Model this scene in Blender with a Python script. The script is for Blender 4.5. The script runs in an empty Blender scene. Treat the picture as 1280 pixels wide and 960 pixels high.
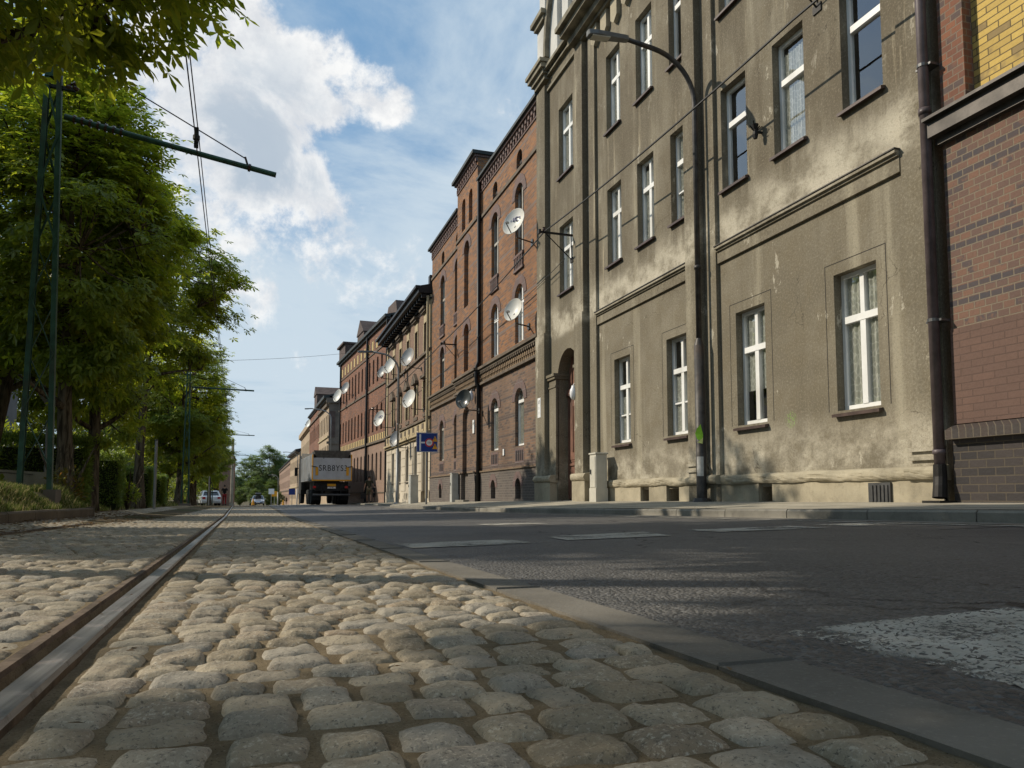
import bpy, math, random
import numpy as np
from mathutils import Vector, Matrix, noise as mnoise
R = math.radians
rnd = random.Random(7)
SC = bpy.context.scene
COL = SC.collection

# ------------------------------------------------------------------ node helpers
def newmat(name):
    m = bpy.data.materials.new(name); m.use_nodes = True
    m.node_tree.nodes.clear()
    return m
class NT:
    def __init__(s, nt): s.t = nt
    def n(s, typ, props=None, **ins):
        nd = s.t.nodes.new(typ)
        for k, v in (props or {}).items(): setattr(nd, k, v)
        for k, v in ins.items():
            key = int(k[1:]) if k[0] == 'i' and k[1:].isdigit() else k.replace('_', ' ')
            sk = nd.inputs[key]
            if isinstance(v, bpy.types.NodeSocket): s.t.links.new(v, sk)
            else:
                if sk.type == 'RGBA' and not isinstance(v, (int, float)) and len(v) == 3: v = (*v, 1)
                sk.default_value = v
        return nd
    def math(s, op, a, b=0.0, c=0.0, clamp=False):
        return s.n('ShaderNodeMath', {'operation': op, 'use_clamp': clamp}, i0=a, i1=b, i2=c).outputs[0]
    def mix(s, f, a, b, mode='MIX'):
        return s.n('ShaderNodeMix', {'data_type': 'RGBA', 'blend_type': mode, 'clamp_factor': True}, i0=f, i6=a, i7=b).outputs[2]
    def noise(s, vec, scale, detail=4, rough=.55, dist=0.0):
        return s.n('ShaderNodeTexNoise', None, Vector=vec, Scale=scale, Detail=detail, Roughness=rough, Distortion=dist).outputs[0]
    def ramp(s, f, lo, hi, a=0.0, b=1.0):
        return s.n('ShaderNodeMapRange', {'interpolation_type': 'SMOOTHSTEP'}, i0=f, i1=lo, i2=hi, i3=a, i4=b).outputs[0]
    def mapv(s, vec, scale=(1, 1, 1), loc=(0, 0, 0)):
        return s.n('ShaderNodeMapping', None, Vector=vec, Scale=scale, Location=loc).outputs[0]
    def sep(s, v): return s.n('ShaderNodeSeparateXYZ', None, i0=v).outputs
    def comb(s, x, y, z): return s.n('ShaderNodeCombineXYZ', None, i0=x, i1=y, i2=z).outputs[0]
    def obj(s): return s.n('ShaderNodeTexCoord').outputs['Object']
    def bump(s, h, strength, dist): return s.n('ShaderNodeBump', None, Strength=strength, Distance=dist, Height=h).outputs[0]
    def out(s, sh): s.t.links.new(sh, s.n('ShaderNodeOutputMaterial').inputs[0])
    def pbsdf(s, col, rough=.8, normal=None, spec=.3, metal=0.0, **k):
        b = s.n('ShaderNodeBsdfPrincipled', None, Base_Color=col, Roughness=rough, Metallic=metal)
        b.inputs['Specular IOR Level'].default_value = spec
        if normal is not None: s.t.links.new(normal, b.inputs['Normal'])
        for kk, v in k.items(): b.inputs[kk.replace('_', ' ')].default_value = v
        return b.outputs[0]

def simple(name, c, rough=.7, var=.25, scale=6, bump=.2, metal=0.0, spec=.3, bscale=60, bdist=.004, dirt=None):
    """plain weathered surface: two-scale noise variation of one colour, fine bump"""
    m = newmat(name); t = NT(m.node_tree); v = t.obj()
    f = t.noise(v, scale, 6); f2 = t.noise(v, scale * 7, 3)
    lo = tuple(x * (1 - var) for x in c); hi = tuple(min(1, x * (1 + var)) for x in c)
    col = t.mix(t.ramp(f, .3, .7), lo, hi)
    col = t.mix(t.math('MULTIPLY', t.ramp(f2, .45, .75), var), col, tuple(x * .55 for x in c))
    if dirt:
        col = t.mix(t.ramp(t.noise(t.mapv(v, (1, 1, .35)), scale * .6, 5), .5, .72, 0, .75), col, dirt)
    nrm = t.bump(t.noise(v, bscale, 3), bump, bdist) if bump else None
    t.out(t.pbsdf(col, rough, nrm, spec, metal))
    return m

# ------------------------------------------------------------------ mesh builder
class MB:
    def __init__(s): s.v = []; s.f = []; s.m = []
    def add(s, vs, fs, m=0):
        o = len(s.v); s.v.extend(tuple(p) for p in vs)
        for f in fs: s.f.append(tuple(i + o for i in f)); s.m.append(m)
        return s
    def quad(s, a, b, c, d, m=0): return s.add([a, b, c, d], [(0, 1, 2, 3)], m)
    def box(s, x0, y0, z0, x1, y1, z1, m=0, M=None):
        vs = [(x0, y0, z0), (x1, y0, z0), (x1, y1, z0), (x0, y1, z0), (x0, y0, z1), (x1, y0, z1), (x1, y1, z1), (x0, y1, z1)]
        if M is not None: vs = [tuple(M @ Vector(p)) for p in vs]
        return s.add(vs, [(0, 3, 2, 1), (4, 5, 6, 7), (0, 1, 5, 4), (1, 2, 6, 5), (2, 3, 7, 6), (3, 0, 4, 7)], m)
    def bar(s, a, b, w, h=None, m=0, up=(0, 0, 1)):
        a = Vector(a); b = Vector(b); h = h or w; d = (b - a).normalized(); u = Vector(up)
        if abs(d.dot(u)) > .95: u = Vector((0, 1, 0))
        x = d.cross(u).normalized(); y = x.cross(d)
        r = []
        for p in (a, b):
            for sx, sy in ((-1, -1), (1, -1), (1, 1), (-1, 1)): r.append(p + x * (sx * w / 2) + y * (sy * h / 2))
        return s.add(r, [(3, 2, 1, 0), (4, 5, 6, 7), (0, 1, 5, 4), (1, 2, 6, 5), (2, 3, 7, 6), (3, 0, 4, 7)], m)
    def tube(s, pts, rad, n=8, m=0, caps=True):
        pts = [Vector(p) for p in pts]; k = len(pts)
        rads = rad if isinstance(rad, (list, tuple)) else [rad] * k
        vs = []; ref = None
        for i, p in enumerate(pts):
            d = (pts[min(i + 1, k - 1)] - pts[max(i - 1, 0)])
            d = d.normalized() if d.length > 1e-9 else Vector((0, 0, 1))
            if ref is None:
                ref = Vector((1, 0, 0)) if abs(d.x) < .9 else Vector((0, 1, 0))
            x = (ref - d * ref.dot(d)); x = x.normalized() if x.length > 1e-6 else d.orthogonal().normalized(); ref = x
            y = d.cross(x)
            for j in range(n):
                a = 2 * math.pi * j / n
                vs.append(p + (x * math.cos(a) + y * math.sin(a)) * rads[i])
        fs = [(i * n + j, i * n + (j + 1) % n, (i + 1) * n + (j + 1) % n, (i + 1) * n + j) for i in range(k - 1) for j in range(n)]
        if caps: fs += [tuple(range(n - 1, -1, -1)), tuple(range((k - 1) * n, k * n))]
        return s.add(vs, fs, m)
    def lathe(s, prof, M=None, n=20, m=0):
        vs = []
        for r, z in prof:
            for j in range(n):
                a = 2 * math.pi * j / n; p = Vector((r * math.cos(a), r * math.sin(a), z))
                vs.append(M @ p if M is not None else p)
        k = len(prof)
        fs = [(i * n + j, i * n + (j + 1) % n, (i + 1) * n + (j + 1) % n, (i + 1) * n + j) for i in range(k - 1) for j in range(n)]
        return s.add(vs, fs, m)
    def prism(s, poly, a, b, axis='x', m=0):
        """poly (2-D) extruded between a and b along an axis; poly is in the other two axes"""
        def P(p, t):
            return (t, p[0], p[1]) if axis == 'x' else ((p[0], t, p[1]) if axis == 'y' else (p[0], p[1], t))
        n = len(poly); vs = [P(p, a) for p in poly] + [P(p, b) for p in poly]
        fs = [(i, (i + 1) % n, n + (i + 1) % n, n + i) for i in range(n)] + [tuple(range(n - 1, -1, -1)), tuple(range(n, 2 * n))]
        return s.add(vs, fs, m)
    def text(s, txt, size, M, m=0, depth=.004, align='CENTER', bold=.008, sp=1.0):
        c = bpy.data.curves.new('t', 'FONT'); c.body = txt; c.size = size; c.align_x = align; c.align_y = 'CENTER'; c.extrude = depth; c.offset = size * bold; c.space_character = sp
        o = bpy.data.objects.new('t', c); COL.objects.link(o)
        dg = bpy.context.evaluated_depsgraph_get()
        me = bpy.data.meshes.new_from_object(o.evaluated_get(dg))
        s.add([M @ v.co for v in me.vertices], [tuple(p.vertices) for p in me.polygons], m)
        bpy.data.objects.remove(o); bpy.data.curves.remove(c); bpy.data.meshes.remove(me)
        return s
    def build(s, name, mats, parent=None, smooth=False, fixn=True, loc=None):
        me = bpy.data.meshes.new(name)
        if not isinstance(mats, (list, tuple)): mats = [mats]
        me.from_pydata(s.v, [], s.f)
        for mm in mats: me.materials.append(mm)
        if len(mats) > 1: me.polygons.foreach_set('material_index', s.m)
        if fixn:
            import bmesh
            bm = bmesh.new(); bm.from_mesh(me); bmesh.ops.recalc_face_normals(bm, faces=bm.faces); bm.to_mesh(me); bm.free()
        if smooth: me.polygons.foreach_set('use_smooth', [True] * len(me.polygons))
        me.update()
        o = bpy.data.objects.new(name, me); COL.objects.link(o)
        if parent is not None: o.parent = parent
        if loc is not None: o.location = loc
        return o

def bevel(o, w=.01, seg=2):
    b = o.modifiers.new('bevel', 'BEVEL'); b.width = w; b.segments = seg; b.limit_method = 'ANGLE'; b.angle_limit = R(40)
    return o
def tag(o, label, cat, group=None):
    o['label'] = label; o['category'] = cat
    if group: o['group'] = group
    return o
def thing(name, label, cat, loc=(0, 0, 0), rz=0.0, group=None):
    o = bpy.data.objects.new(name, None); COL.objects.link(o)
    o.location = loc; o.rotation_euler = (0, 0, rz); o.empty_display_size = .2
    return tag(o, label, cat, group)
def struct(o, kind='structure'): o['kind'] = kind; return o
def dup(o, parent=None):
    c = o.copy(); COL.objects.link(c); c.parent = parent
    for ch in list(o.children): dup(ch, c)
    return c

# ------------------------------------------------------------------ terrain profile
def lerp(tab, s):
    if s <= tab[0][0]: return tab[0][1]
    for (a, va), (b, vb) in zip(tab, tab[1:]):
        if s <= b: return va + (vb - va) * (s - a) / (b - a)
    return tab[-1][1]
def G(s):                     # height along the street: it falls away from the camera
    return lerp([(-30, .0), (0, 0), (17, -.233), (56, -.47), (300, -3.3), (430, -3.0), (700, 3), (4000, 70)], s)
def XR(s): return -.194 - .0274 * s           # outer edge of the near rail's head
GAUGE = 1.50
def XR2(s): return XR(s) - GAUGE              # far rail
def bank(s): return lerp([(0, 0), (5, .02), (8, .05), (13, .12), (20, .12), (60, .10), (100, 0)], s)
def gz(X, s):
    z = G(s)
    if X > .66: z += .018 * (min(X, 4.7) - .66)
    e = XR2(s) - .10
    if X < e: z += bank(s) * min(1, (e - X) / .5)
    return z
def XK(s):                    # road side of the right kerb
    if s < 29: return 4.70
    if s > 33.5: return 6.05
    t = (s - 29) / 4.5; t = t * t * (3 - 2 * t)
    return 4.70 + 1.35 * t
FX = 7.12
def fac_z(s): return lerp([(-30, .3), (0, .17), (6.4, .13), (19, .09), (33, -.05), (46, -.18), (64, -.42), (300, -3.1)], s)
def walk_z(X, s):             # sidewalk surface
    k = XK(s) + .12; zk = gz(4.7, s) + .085
    t = max(0, min(1, (X - k) / (FX - k)))
    return zk + (fac_z(s) - zk) * t

# ------------------------------------------------------------------ materials
def mat_plaster():
    m = newmat('grey_render'); t = NT(m.node_tree); v = t.obj(); x, y, z = t.sep(v)
    big = t.noise(v, .55, 6, .6); med = t.noise(v, 2.3, 6, .65, .4)
    col = t.mix(t.ramp(big, .32, .68), (.155, .134, .097), (.235, .208, .156))
    col = t.mix(t.ramp(med, .40, .68, 0, .6), col, (.165, .137, .09))
    streak = t.noise(t.mapv(v, (2.6, 1, .16)), 1.0, 5, .6)
    col = t.mix(t.ramp(streak, .52, .72, 0, .55), col, (.44, .40, .30))
    streak2 = t.noise(t.mapv(v, (4.1, 1, .22), (7, 0, 3)), 1.0, 4, .6)
    col = t.mix(t.ramp(streak2, .54, .74, 0, .6), col, (.135, .115, .08))
    # worn, paler render above the string course and above the plinth
    def band(a, b, c, d): return t.math('MULTIPLY', t.ramp(z, a, b), t.ramp(z, c, d, 1, 0))
    worn = t.math('ADD', band(4.15, 4.35, 4.6, 5.3), t.math('MULTIPLY', band(.35, .5, .75, 1.4), .9))
    wn = t.noise(t.mapv(v, (1, 1, 1.2), (3, 1, 2)), 1.35, 8, .7)
    f = t.math('MULTIPLY', worn, t.ramp(wn, .36, .62))
    col = t.mix(t.math('MULTIPLY', f, .85), col, (.60, .55, .44))
    pn = t.noise(t.mapv(v, (1, 1, .45), (11, 0, 4)), 1.9, 8, .72)
    col = t.mix(t.ramp(pn, .615, .635, 0, .8), col, (.50, .46, .37))
    dn = t.noise(t.mapv(v, (1, 1, .8), (1, 5, 9)), .8, 6, .65)
    col = t.mix(t.ramp(dn, .55, .75, 0, .5), col, (.13, .112, .078))
    # a green spray scribble
    d1 = t.n('ShaderNodeVectorMath', {'operation': 'DISTANCE'}, i0=v, i1=(2.55, 0, 1.28)).outputs['Value']
    g = t.math('MULTIPLY', t.ramp(d1, .06, .15, 1, 0), t.ramp(t.noise(v, 38, 3), .48, .6))
    col = t.mix(t.math('MULTIPLY', g, .7), col, (.22, .42, .08))
    up = t.ramp(z, 4.6, 5.4)
    sn = t.noise(t.mapv(v, (1.5, 1, .5), (5, 2, 8)), 1.1, 7, .65)
    col = t.mix(t.math('MULTIPLY', t.math('MULTIPLY', up, t.ramp(sn, .38, .60)), .72), col, (.105, .085, .058))
    ln = t.noise(t.mapv(v, (5.5, 1, .3), (2, 0, 1)), 1.0, 5, .65)
    col = t.mix(t.math('MULTIPLY', up, t.ramp(ln, .58, .70, 0, .7)), col, (.50, .43, .30))
    rn = t.noise(t.mapv(v, (9, 1, .5), (1, 0, 6)), 1.0, 5, .6)
    def under(cs, z0, z1, hw):
        a = None
        for c in cs:
            k = t.ramp(t.math('ABSOLUTE', t.math('SUBTRACT', x, c)), hw - .06, hw + .05, 1, 0)
            a = k if a is None else t.math('MAXIMUM', a, k)
        return t.math('MULTIPLY', a, t.math('MULTIPLY', t.ramp(z, z0, z1, 0, 1), t.math('LESS_THAN', z, z1 + .03)))
    ud = t.math('MAXIMUM', under([c - 6.38 for c in (7.41, 8.80, 10.14, 11.78, 13.10, 14.50, 17.22)], 4.45, 5.2, .36), under([c - 6.38 for c in (7.41, 8.80, 10.14, 11.78, 13.10, 14.50, 17.22)], 7.2, 8.2, .36))
    ud = t.math('MAXIMUM', ud, t.math('MULTIPLY', under([c - 6.38 for c in (7.65, 9.83, 12.01, 14.21)], .75, 1.27, .38), .6))
    col = t.mix(t.math('MULTIPLY', ud, t.ramp(rn, .38, .62, .25, .85)), col, (.105, .088, .062))
    cw = t.n('ShaderNodeVectorMath', {'operation': 'ADD'}, i0=t.mapv(v, (.9, .9, .6)), i1=t.n('ShaderNodeVectorMath', {'operation': 'SCALE'}, i0=t.n('ShaderNodeTexNoise', None, Vector=v, Scale=3.0, Detail=7).outputs[1], Scale=.5).outputs[0]).outputs[0]
    cr = t.n('ShaderNodeTexVoronoi', {'feature': 'DISTANCE_TO_EDGE'}, Vector=cw, Scale=1.0).outputs[0]
    col = t.mix(t.math('MULTIPLY', t.ramp(cr, .002, .006, .7, 0), t.ramp(t.noise(v, .9, 3), .52, .6)), col, (.06, .05, .036))
    grit = t.noise(v, 34, 5, .75)
    col = t.mix(t.ramp(grit, .50, .68, 0, .5), col, (.12, .10, .07)); col = t.mix(t.ramp(grit, .50, .34, 0, .35), col, (.42, .37, .28))
    fine = t.noise(v, 95, 4, .7)
    col = t.mix(t.ramp(fine, .35, .75, 0, .35), col, (.10, .09, .065))
    h = t.math('ADD', t.math('MULTIPLY', t.noise(v, 14, 6, .7), .7), t.math('MULTIPLY', fine, .3))
    t.out(t.pbsdf(col, .92, t.bump(h, .55, .02), .2))
    return m
def mat_brick(name, c1, c2, mortar, bias=0.0, w=.26, h=.077, ms=.007, dark=None, darkamt=.35, bands=(), bandcol=(.06, .055, .06), soot=.4, rough=.85, varscale=.5, off=(0, 0), bump=.6, dscale=None):
    m = newmat(name); t = NT(m.node_tree); v = t.obj(); x, y, z = t.sep(v)
    u = t.math('ADD', x, y)
    bv = t.comb(t.math('ADD', u, 50 + off[0]), t.math('ADD', z, 10 + off[1]), 0)
    def br(a, b, mm, bi, wd=w):
        nd = t.n('ShaderNodeTexBrick', {'offset': .5, 'squash': 1.0}, Vector=bv, Color1=a, Color2=b, Mortar=mm, Scale=1.0)
        nd.inputs['Mortar Size'].default_value = ms; nd.inputs['Mortar Smooth'].default_value = .15; nd.inputs['Bias'].default_value = bi
        nd.inputs['Brick Width'].default_value = wd; nd.inputs['Row Height'].default_value = h
        return nd
    b1 = br(c1, c2, mortar, bias)
    col = b1.outputs[0]
    if dark:
        # every brick's own firing: a cell hash picks the over-burnt ones
        row = t.math('FLOOR', t.math('DIVIDE', t.math('ADD', z, 10 + off[1]), h))
        shift = t.math('MULTIPLY', t.math('MODULO', row, 2.0), -.5)
        cx = t.math('FLOOR', t.math('ADD', t.math('DIVIDE', t.math('ADD', u, 50 + off[0]), w), t.math('ADD', shift, .5)))
        wn = t.n('ShaderNodeTexWhiteNoise', {'noise_dimensions': '2D'}, Vector=t.comb(cx, row, 0)).outputs[0]
        cl = t.noise(v, dscale or varscale * 2, 4, .6)
        pick = t.ramp(t.math('ADD', wn, t.math('MULTIPLY', t.math('SUBTRACT', cl, .5), .9)), 1 - darkamt - .06, 1 - darkamt + .06)
        pick = t.math('MULTIPLY', pick, t.math('SUBTRACT', 1.0, b1.outputs[1]))
        col = t.mix(t.math('MULTIPLY', pick, .85), col, dark)
    for zc, hw in bands:
        k = t.math('COMPARE', z, zc, hw); k = t.math('MULTIPLY', k, t.math('SUBTRACT', 1.0, b1.outputs[1]))
        col = t.mix(t.math('MULTIPLY', k, .85), col, bandcol)
    sn = t.noise(t.mapv(v, (1, 1, .4)), varscale, 6, .6)
    col = t.mix(t.ramp(sn, .4, .75, 0, soot), col, tuple(c * .45 for c in c2))
    fine = t.noise(v, 40, 4, .7)
    col = t.mix(t.ramp(fine, .4, .75, 0, .3), col, tuple(c * .5 for c in c1))
    hh = t.math('ADD', t.math('MULTIPLY', b1.outputs[1], -1.0), t.math('MULTIPLY', t.noise(v, 22, 5), .5))
    t.out(t.pbsdf(col, rough, t.bump(hh, bump, .012), .25))
    return m
def mat_glass():
    m = newmat('window_glass'); t = NT(m.node_tree); v = t.obj()
    fr = t.math('POWER', t.n('ShaderNodeLayerWeight', None, Blend=.5).outputs['Facing'], 2.5)
    wob = t.bump(t.noise(v, 1.4, 2), .06, .05)
    gl = t.n('ShaderNodeBsdfGlossy', None, Color=(.95, .97, 1), Roughness=.015, Normal=wob).outputs[0]
    tr = t.n('ShaderNodeBsdfTransparent', None, Color=(.93, .95, .93)).outputs[0]
    t.out(t.n('ShaderNodeMixShader', None, i0=t.math('ADD', t.math('MULTIPLY', fr, .85), .16, clamp=True), i1=tr, i2=gl).outputs[0])
    return m
def mat_darkglass(name='dark_glass', c=(.02, .022, .024)):
    m = newmat(name); t = NT(m.node_tree); v = t.obj()
    col = t.mix(t.ramp(t.noise(v, .9, 2), .4, .6), c, tuple(x * 2.6 for x in c))
    t.out(t.pbsdf(col, .06, None, .6)); return m
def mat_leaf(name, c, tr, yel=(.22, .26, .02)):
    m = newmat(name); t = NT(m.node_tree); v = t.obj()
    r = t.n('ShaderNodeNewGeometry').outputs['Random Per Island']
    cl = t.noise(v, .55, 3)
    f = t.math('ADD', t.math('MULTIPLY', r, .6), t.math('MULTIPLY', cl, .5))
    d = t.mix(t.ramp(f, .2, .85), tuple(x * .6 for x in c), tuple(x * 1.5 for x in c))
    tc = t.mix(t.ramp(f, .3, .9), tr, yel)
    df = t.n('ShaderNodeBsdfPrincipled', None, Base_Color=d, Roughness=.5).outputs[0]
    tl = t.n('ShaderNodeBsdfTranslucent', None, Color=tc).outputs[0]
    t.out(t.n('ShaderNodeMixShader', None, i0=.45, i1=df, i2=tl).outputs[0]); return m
def mat_bark():
    m = newmat('bark'); t = NT(m.node_tree); v = t.obj()
    n1 = t.noise(t.mapv(v, (9, 9, 1.6)), 1.6, 7, .65, .6)
    col = t.mix(t.ramp(n1, .35, .65), (.035, .027, .019), (.17, .14, .10))
    col = t.mix(t.ramp(t.noise(v, 1.5, 4), .55, .7, 0, .4), col, (.05, .065, .03))
    t.out(t.pbsdf(col, .95, t.bump(n1, 1.0, .05), .1)); return m
def mat_stone():
    m = newmat('sett_stone'); t = NT(m.node_tree); v = t.obj()
    tint = t.n('ShaderNodeAttribute', {'attribute_name': 'tint'}).outputs['Fac']
    col = t.mix(tint, (.225, .180, .115), (.385, .326, .235))
    t2 = t.math('FRACT', t.math('MULTIPLY', tint, 7.31)); t3 = t.math('FRACT', t.math('MULTIPLY', tint, 13.7))
    col = t.mix(t.ramp(t2, .55, .95, 0, .55), col, (.295, .28, .25)); col = t.mix(t.ramp(t3, .8, 1.0, 0, .5), col, (.30, .215, .14))
    col = t.mix(t.ramp(t.noise(v, 21, 6, .7), .42, .66, 0, .5), col, (.17, .142, .104))
    n2 = t.noise(v, 170, 4, .75)
    col = t.mix(t.math('MULTIPLY', t.ramp(n2, .52, .64, 0, .75), t.math('ADD', t.math('MULTIPLY', t3, .75), .25)), col, (.54, .48, .38))
    col = t.mix(t.ramp(t.noise(v, 190, 3, .8), .55, .66, 0, .75), col, (.06, .052, .04))
    col = t.mix(t.ramp(t.noise(v, 9, 5, .6), .62, .74, 0, .55), col, (.20, .12, .06))
    h = t.math('ADD', t.math('MULTIPLY', n2, .35), t.noise(v, 60, 6, .75))
    t.out(t.pbsdf(col, .72, t.bump(h, .75, .006), .4)); return m
def mat_sand():
    m = newmat('joint_sand'); t = NT(m.node_tree); v = t.obj()
    col = t.mix(t.ramp(t.noise(v, 14, 7, .7), .35, .65), (.17, .130, .080), (.27, .213, .136))
    n2 = t.noise(v, 330, 4, .8)
    col = t.mix(t.ramp(n2, .55, .68, 0, .7), col, (.40, .345, .26))
    col = t.mix(t.ramp(t.noise(v, 300, 2, .8), .58, .7, 0, .8), col, (.03, .026, .02))
    t.out(t.pbsdf(col, .95, t.bump(t.math('ADD', n2, t.noise(v, 80, 5)), .9, .006), .1)); return m
def mat_asphalt():
    m = newmat('asphalt'); t = NT(m.node_tree); v = t.obj()
    col = t.mix(t.ramp(t.noise(v, .8, 5, .6), .3, .7), (.062, .059, .055), (.090, .086, .080))
    vo = t.n('ShaderNodeTexVoronoi', None, Vector=v, Scale=110.0)
    col = t.mix(t.ramp(t.sep(vo.outputs['Color'])[0], .55, .95, 0, .5), col, (.17, .165, .16))
    col = t.mix(t.ramp(t.noise(v, 24, 5, .7), .58, .72, 0, .7), col, (.022, .021, .020))
    col = t.mix(t.ramp(t.noise(t.mapv(v, (1.2, .25, 1)), 1.4, 5, .65), .56, .75, 0, .35), col, (.13, .115, .09))
    wv = t.n('ShaderNodeVectorMath', {'operation': 'ADD'}, i0=t.mapv(v, (.8, .45, 1)), i1=t.n('ShaderNodeVectorMath', {'operation': 'SCALE'}, i0=t.n('ShaderNodeTexNoise', None, Vector=v, Scale=2.2, Detail=6).outputs[1], Scale=.55).outputs[0]).outputs[0]
    ck = t.n('ShaderNodeTexVoronoi', {'feature': 'DISTANCE_TO_EDGE'}, Vector=wv, Scale=1.0).outputs[0]
    col = t.mix(t.math('MULTIPLY', t.ramp(ck, .004, .011, 1, 0), t.ramp(t.noise(v, .7, 3), .42, .58)), col, (.016, .015, .014))
    col = t.mix(t.ramp(t.noise(t.mapv(v, (1, .6, 1), (5, 3, 0)), .55, 4, .55), .58, .70, 0, .5), col, (.028, .027, .027))
    h = t.math('ADD', t.math('MULTIPLY', vo.outputs['Distance'], -1.0), t.math('MULTIPLY', t.noise(v, 34, 5, .7), 1.4))
    t.out(t.pbsdf(col, .62, t.bump(h, .8, .010), .45)); return m
def mat_paint():
    m = newmat('worn_road_paint'); t = NT(m.node_tree); v = t.obj()
    col = t.mix(t.ramp(t.noise(v, 6, 6, .7), .35, .7), (.31, .295, .255), (.46, .44, .39))
    crack = t.n('ShaderNodeTexVoronoi', {'feature': 'DISTANCE_TO_EDGE'}, Vector=t.n('ShaderNodeVectorMath', {'operation': 'ADD'}, i0=t.mapv(v, (7, 16, 1)), i1=t.n('ShaderNodeTexNoise', None, Vector=v, Scale=9.0, Detail=5).outputs[1]).outputs[0], Scale=1.0).outputs[0]
    keep = t.math('MULTIPLY', t.ramp(crack, .002, .010), t.ramp(t.noise(t.mapv(v, (1, 1.6, 1)), 19, 8, .78), .47, .49, 1, 0))
    keep = t.math('MAXIMUM', t.math('MULTIPLY', keep, 1.0), t.math('MULTIPLY', t.ramp(t.noise(v, 3.2, 3), .40, .5), t.ramp(crack, .002, .011)))
    keep = t.math('MULTIPLY', keep, t.ramp(t.math('ADD', t.noise(v, 95, 3, .7), t.math('MULTIPLY', t.noise(v, 7, 4), .55)), .83, .95, 1, .15))
    p = t.pbsdf(col, .75, t.bump(t.noise(v, 120, 4), .6, .006), .3)
    tr = t.n('ShaderNodeBsdfTransparent').outputs[0]
    t.out(t.n('ShaderNodeMixShader', None, i0=keep, i1=tr, i2=p).outputs[0]); return m
def mat_concrete(name, c, grid=None, rough=.9):
    m = newmat(name); t = NT(m.node_tree); v = t.obj()
    col = t.mix(t.ramp(t.noise(v, 1.6, 6, .65), .3, .7), tuple(x * .75 for x in c), tuple(x * 1.2 for x in c))
    col = t.mix(t.ramp(t.noise(v, 11, 6, .7), .5, .75, 0, .5), col, tuple(x * .5 for x in c))
    n2 = t.noise(v, 150, 4, .75)
    col = t.mix(t.ramp(n2, .52, .7, 0, .45), col, tuple(min(1, x * 1.7) for x in c))
    h = t.math('ADD', n2, t.noise(v, 30, 5))
    if grid:
        b = t.n('ShaderNodeTexBrick', {'offset': .5}, Vector=v, Scale=1.0, Color1=(1, 1, 1), Color2=(.8, .8, .8), Mortar=(.35, .35, .35))
        b.inputs['Brick Width'].default_value = grid; b.inputs['Row Height'].default_value = grid; b.inputs['Mortar Size'].default_value = .008
        col = t.mix(.8, col, b.outputs[0], 'MULTIPLY'); h = t.math('SUBTRACT', h, t.math('MULTIPLY', b.outputs[1], 3.0))
    t.out(t.pbsdf(col, rough, t.bump(h, .5, .004), .2)); return m
def mat_steel():
    m = newmat('rail_steel'); t = NT(m.node_tree); v = t.obj()
    sv = t.mapv(v, (60, 1.2, 20)); n1 = t.noise(sv, 1.0, 6, .7)
    col = t.mix(t.ramp(n1, .35, .7), (.17, .165, .165), (.36, .35, .345))
    k = t.ramp(t.noise(v, 16, 6, .7), .52, .68)
    col = t.mix(t.math('MULTIPLY', k, .45), col, (.14, .095, .06))
    t.out(t.pbsdf(col, t.math('ADD', .36, t.math('MULTIPLY', k, .3)), t.bump(n1, .25, .003), .5, .55)); return m
def mat_terrain():
    m = newmat('bare_earth'); t = NT(m.node_tree); v = t.obj()
    col = t.mix(t.ramp(t.noise(v, 1.1, 7, .65), .35, .65), (.075, .058, .036), (.155, .120, .075))
    col = t.mix(t.ramp(t.noise(v, .25, 4), .45, .6, 0, .6), col, (.05, .065, .022))
    t.out(t.pbsdf(col, .95, t.bump(t.noise(v, 24, 6, .7), .8, .02), .1)); return m
def mat_grass():
    m = newmat('grass_blade'); t = NT(m.node_tree); v = t.obj()
    r = t.n('ShaderNodeNewGeometry').outputs['Random Per Island']
    f = t.math('ADD', t.math('MULTIPLY', r, .6), t.math('MULTIPLY', t.noise(v, 1.3, 4), .6))
    d = t.mix(t.ramp(f, .35, .6), (.075, .115, .03), (.15, .18, .045))
    d = t.mix(t.ramp(f, .62, .85), d, (.40, .34, .17))
    df = t.n('ShaderNodeBsdfDiffuse', None, Color=d).outputs[0]
    tl = t.n('ShaderNodeBsdfTranslucent', None, Color=d).outputs[0]
    t.out(t.n('ShaderNodeMixShader', None, i0=.35, i1=df, i2=tl).outputs[0]); return m
def mat_lace():
    m = newmat('lace_curtain'); t = NT(m.node_tree); v = t.obj()
    n1 = t.n('ShaderNodeTexVoronoi', {'feature': 'DISTANCE_TO_EDGE'}, Vector=t.mapv(v, (1, 1, .7)), Scale=14.0).outputs[0]
    f = t.ramp(n1, .03, .12)
    df = t.n('ShaderNodeBsdfDiffuse', None, Color=t.mix(f, (.74, .73, .68), (.50, .50, .45))).outputs[0]
    tl = t.n('ShaderNodeBsdfTranslucent', None, Color=(.6, .6, .55)).outputs[0]
    t.out(t.n('ShaderNodeMixShader', None, i0=.3, i1=df, i2=tl).outputs[0]); return m

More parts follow.
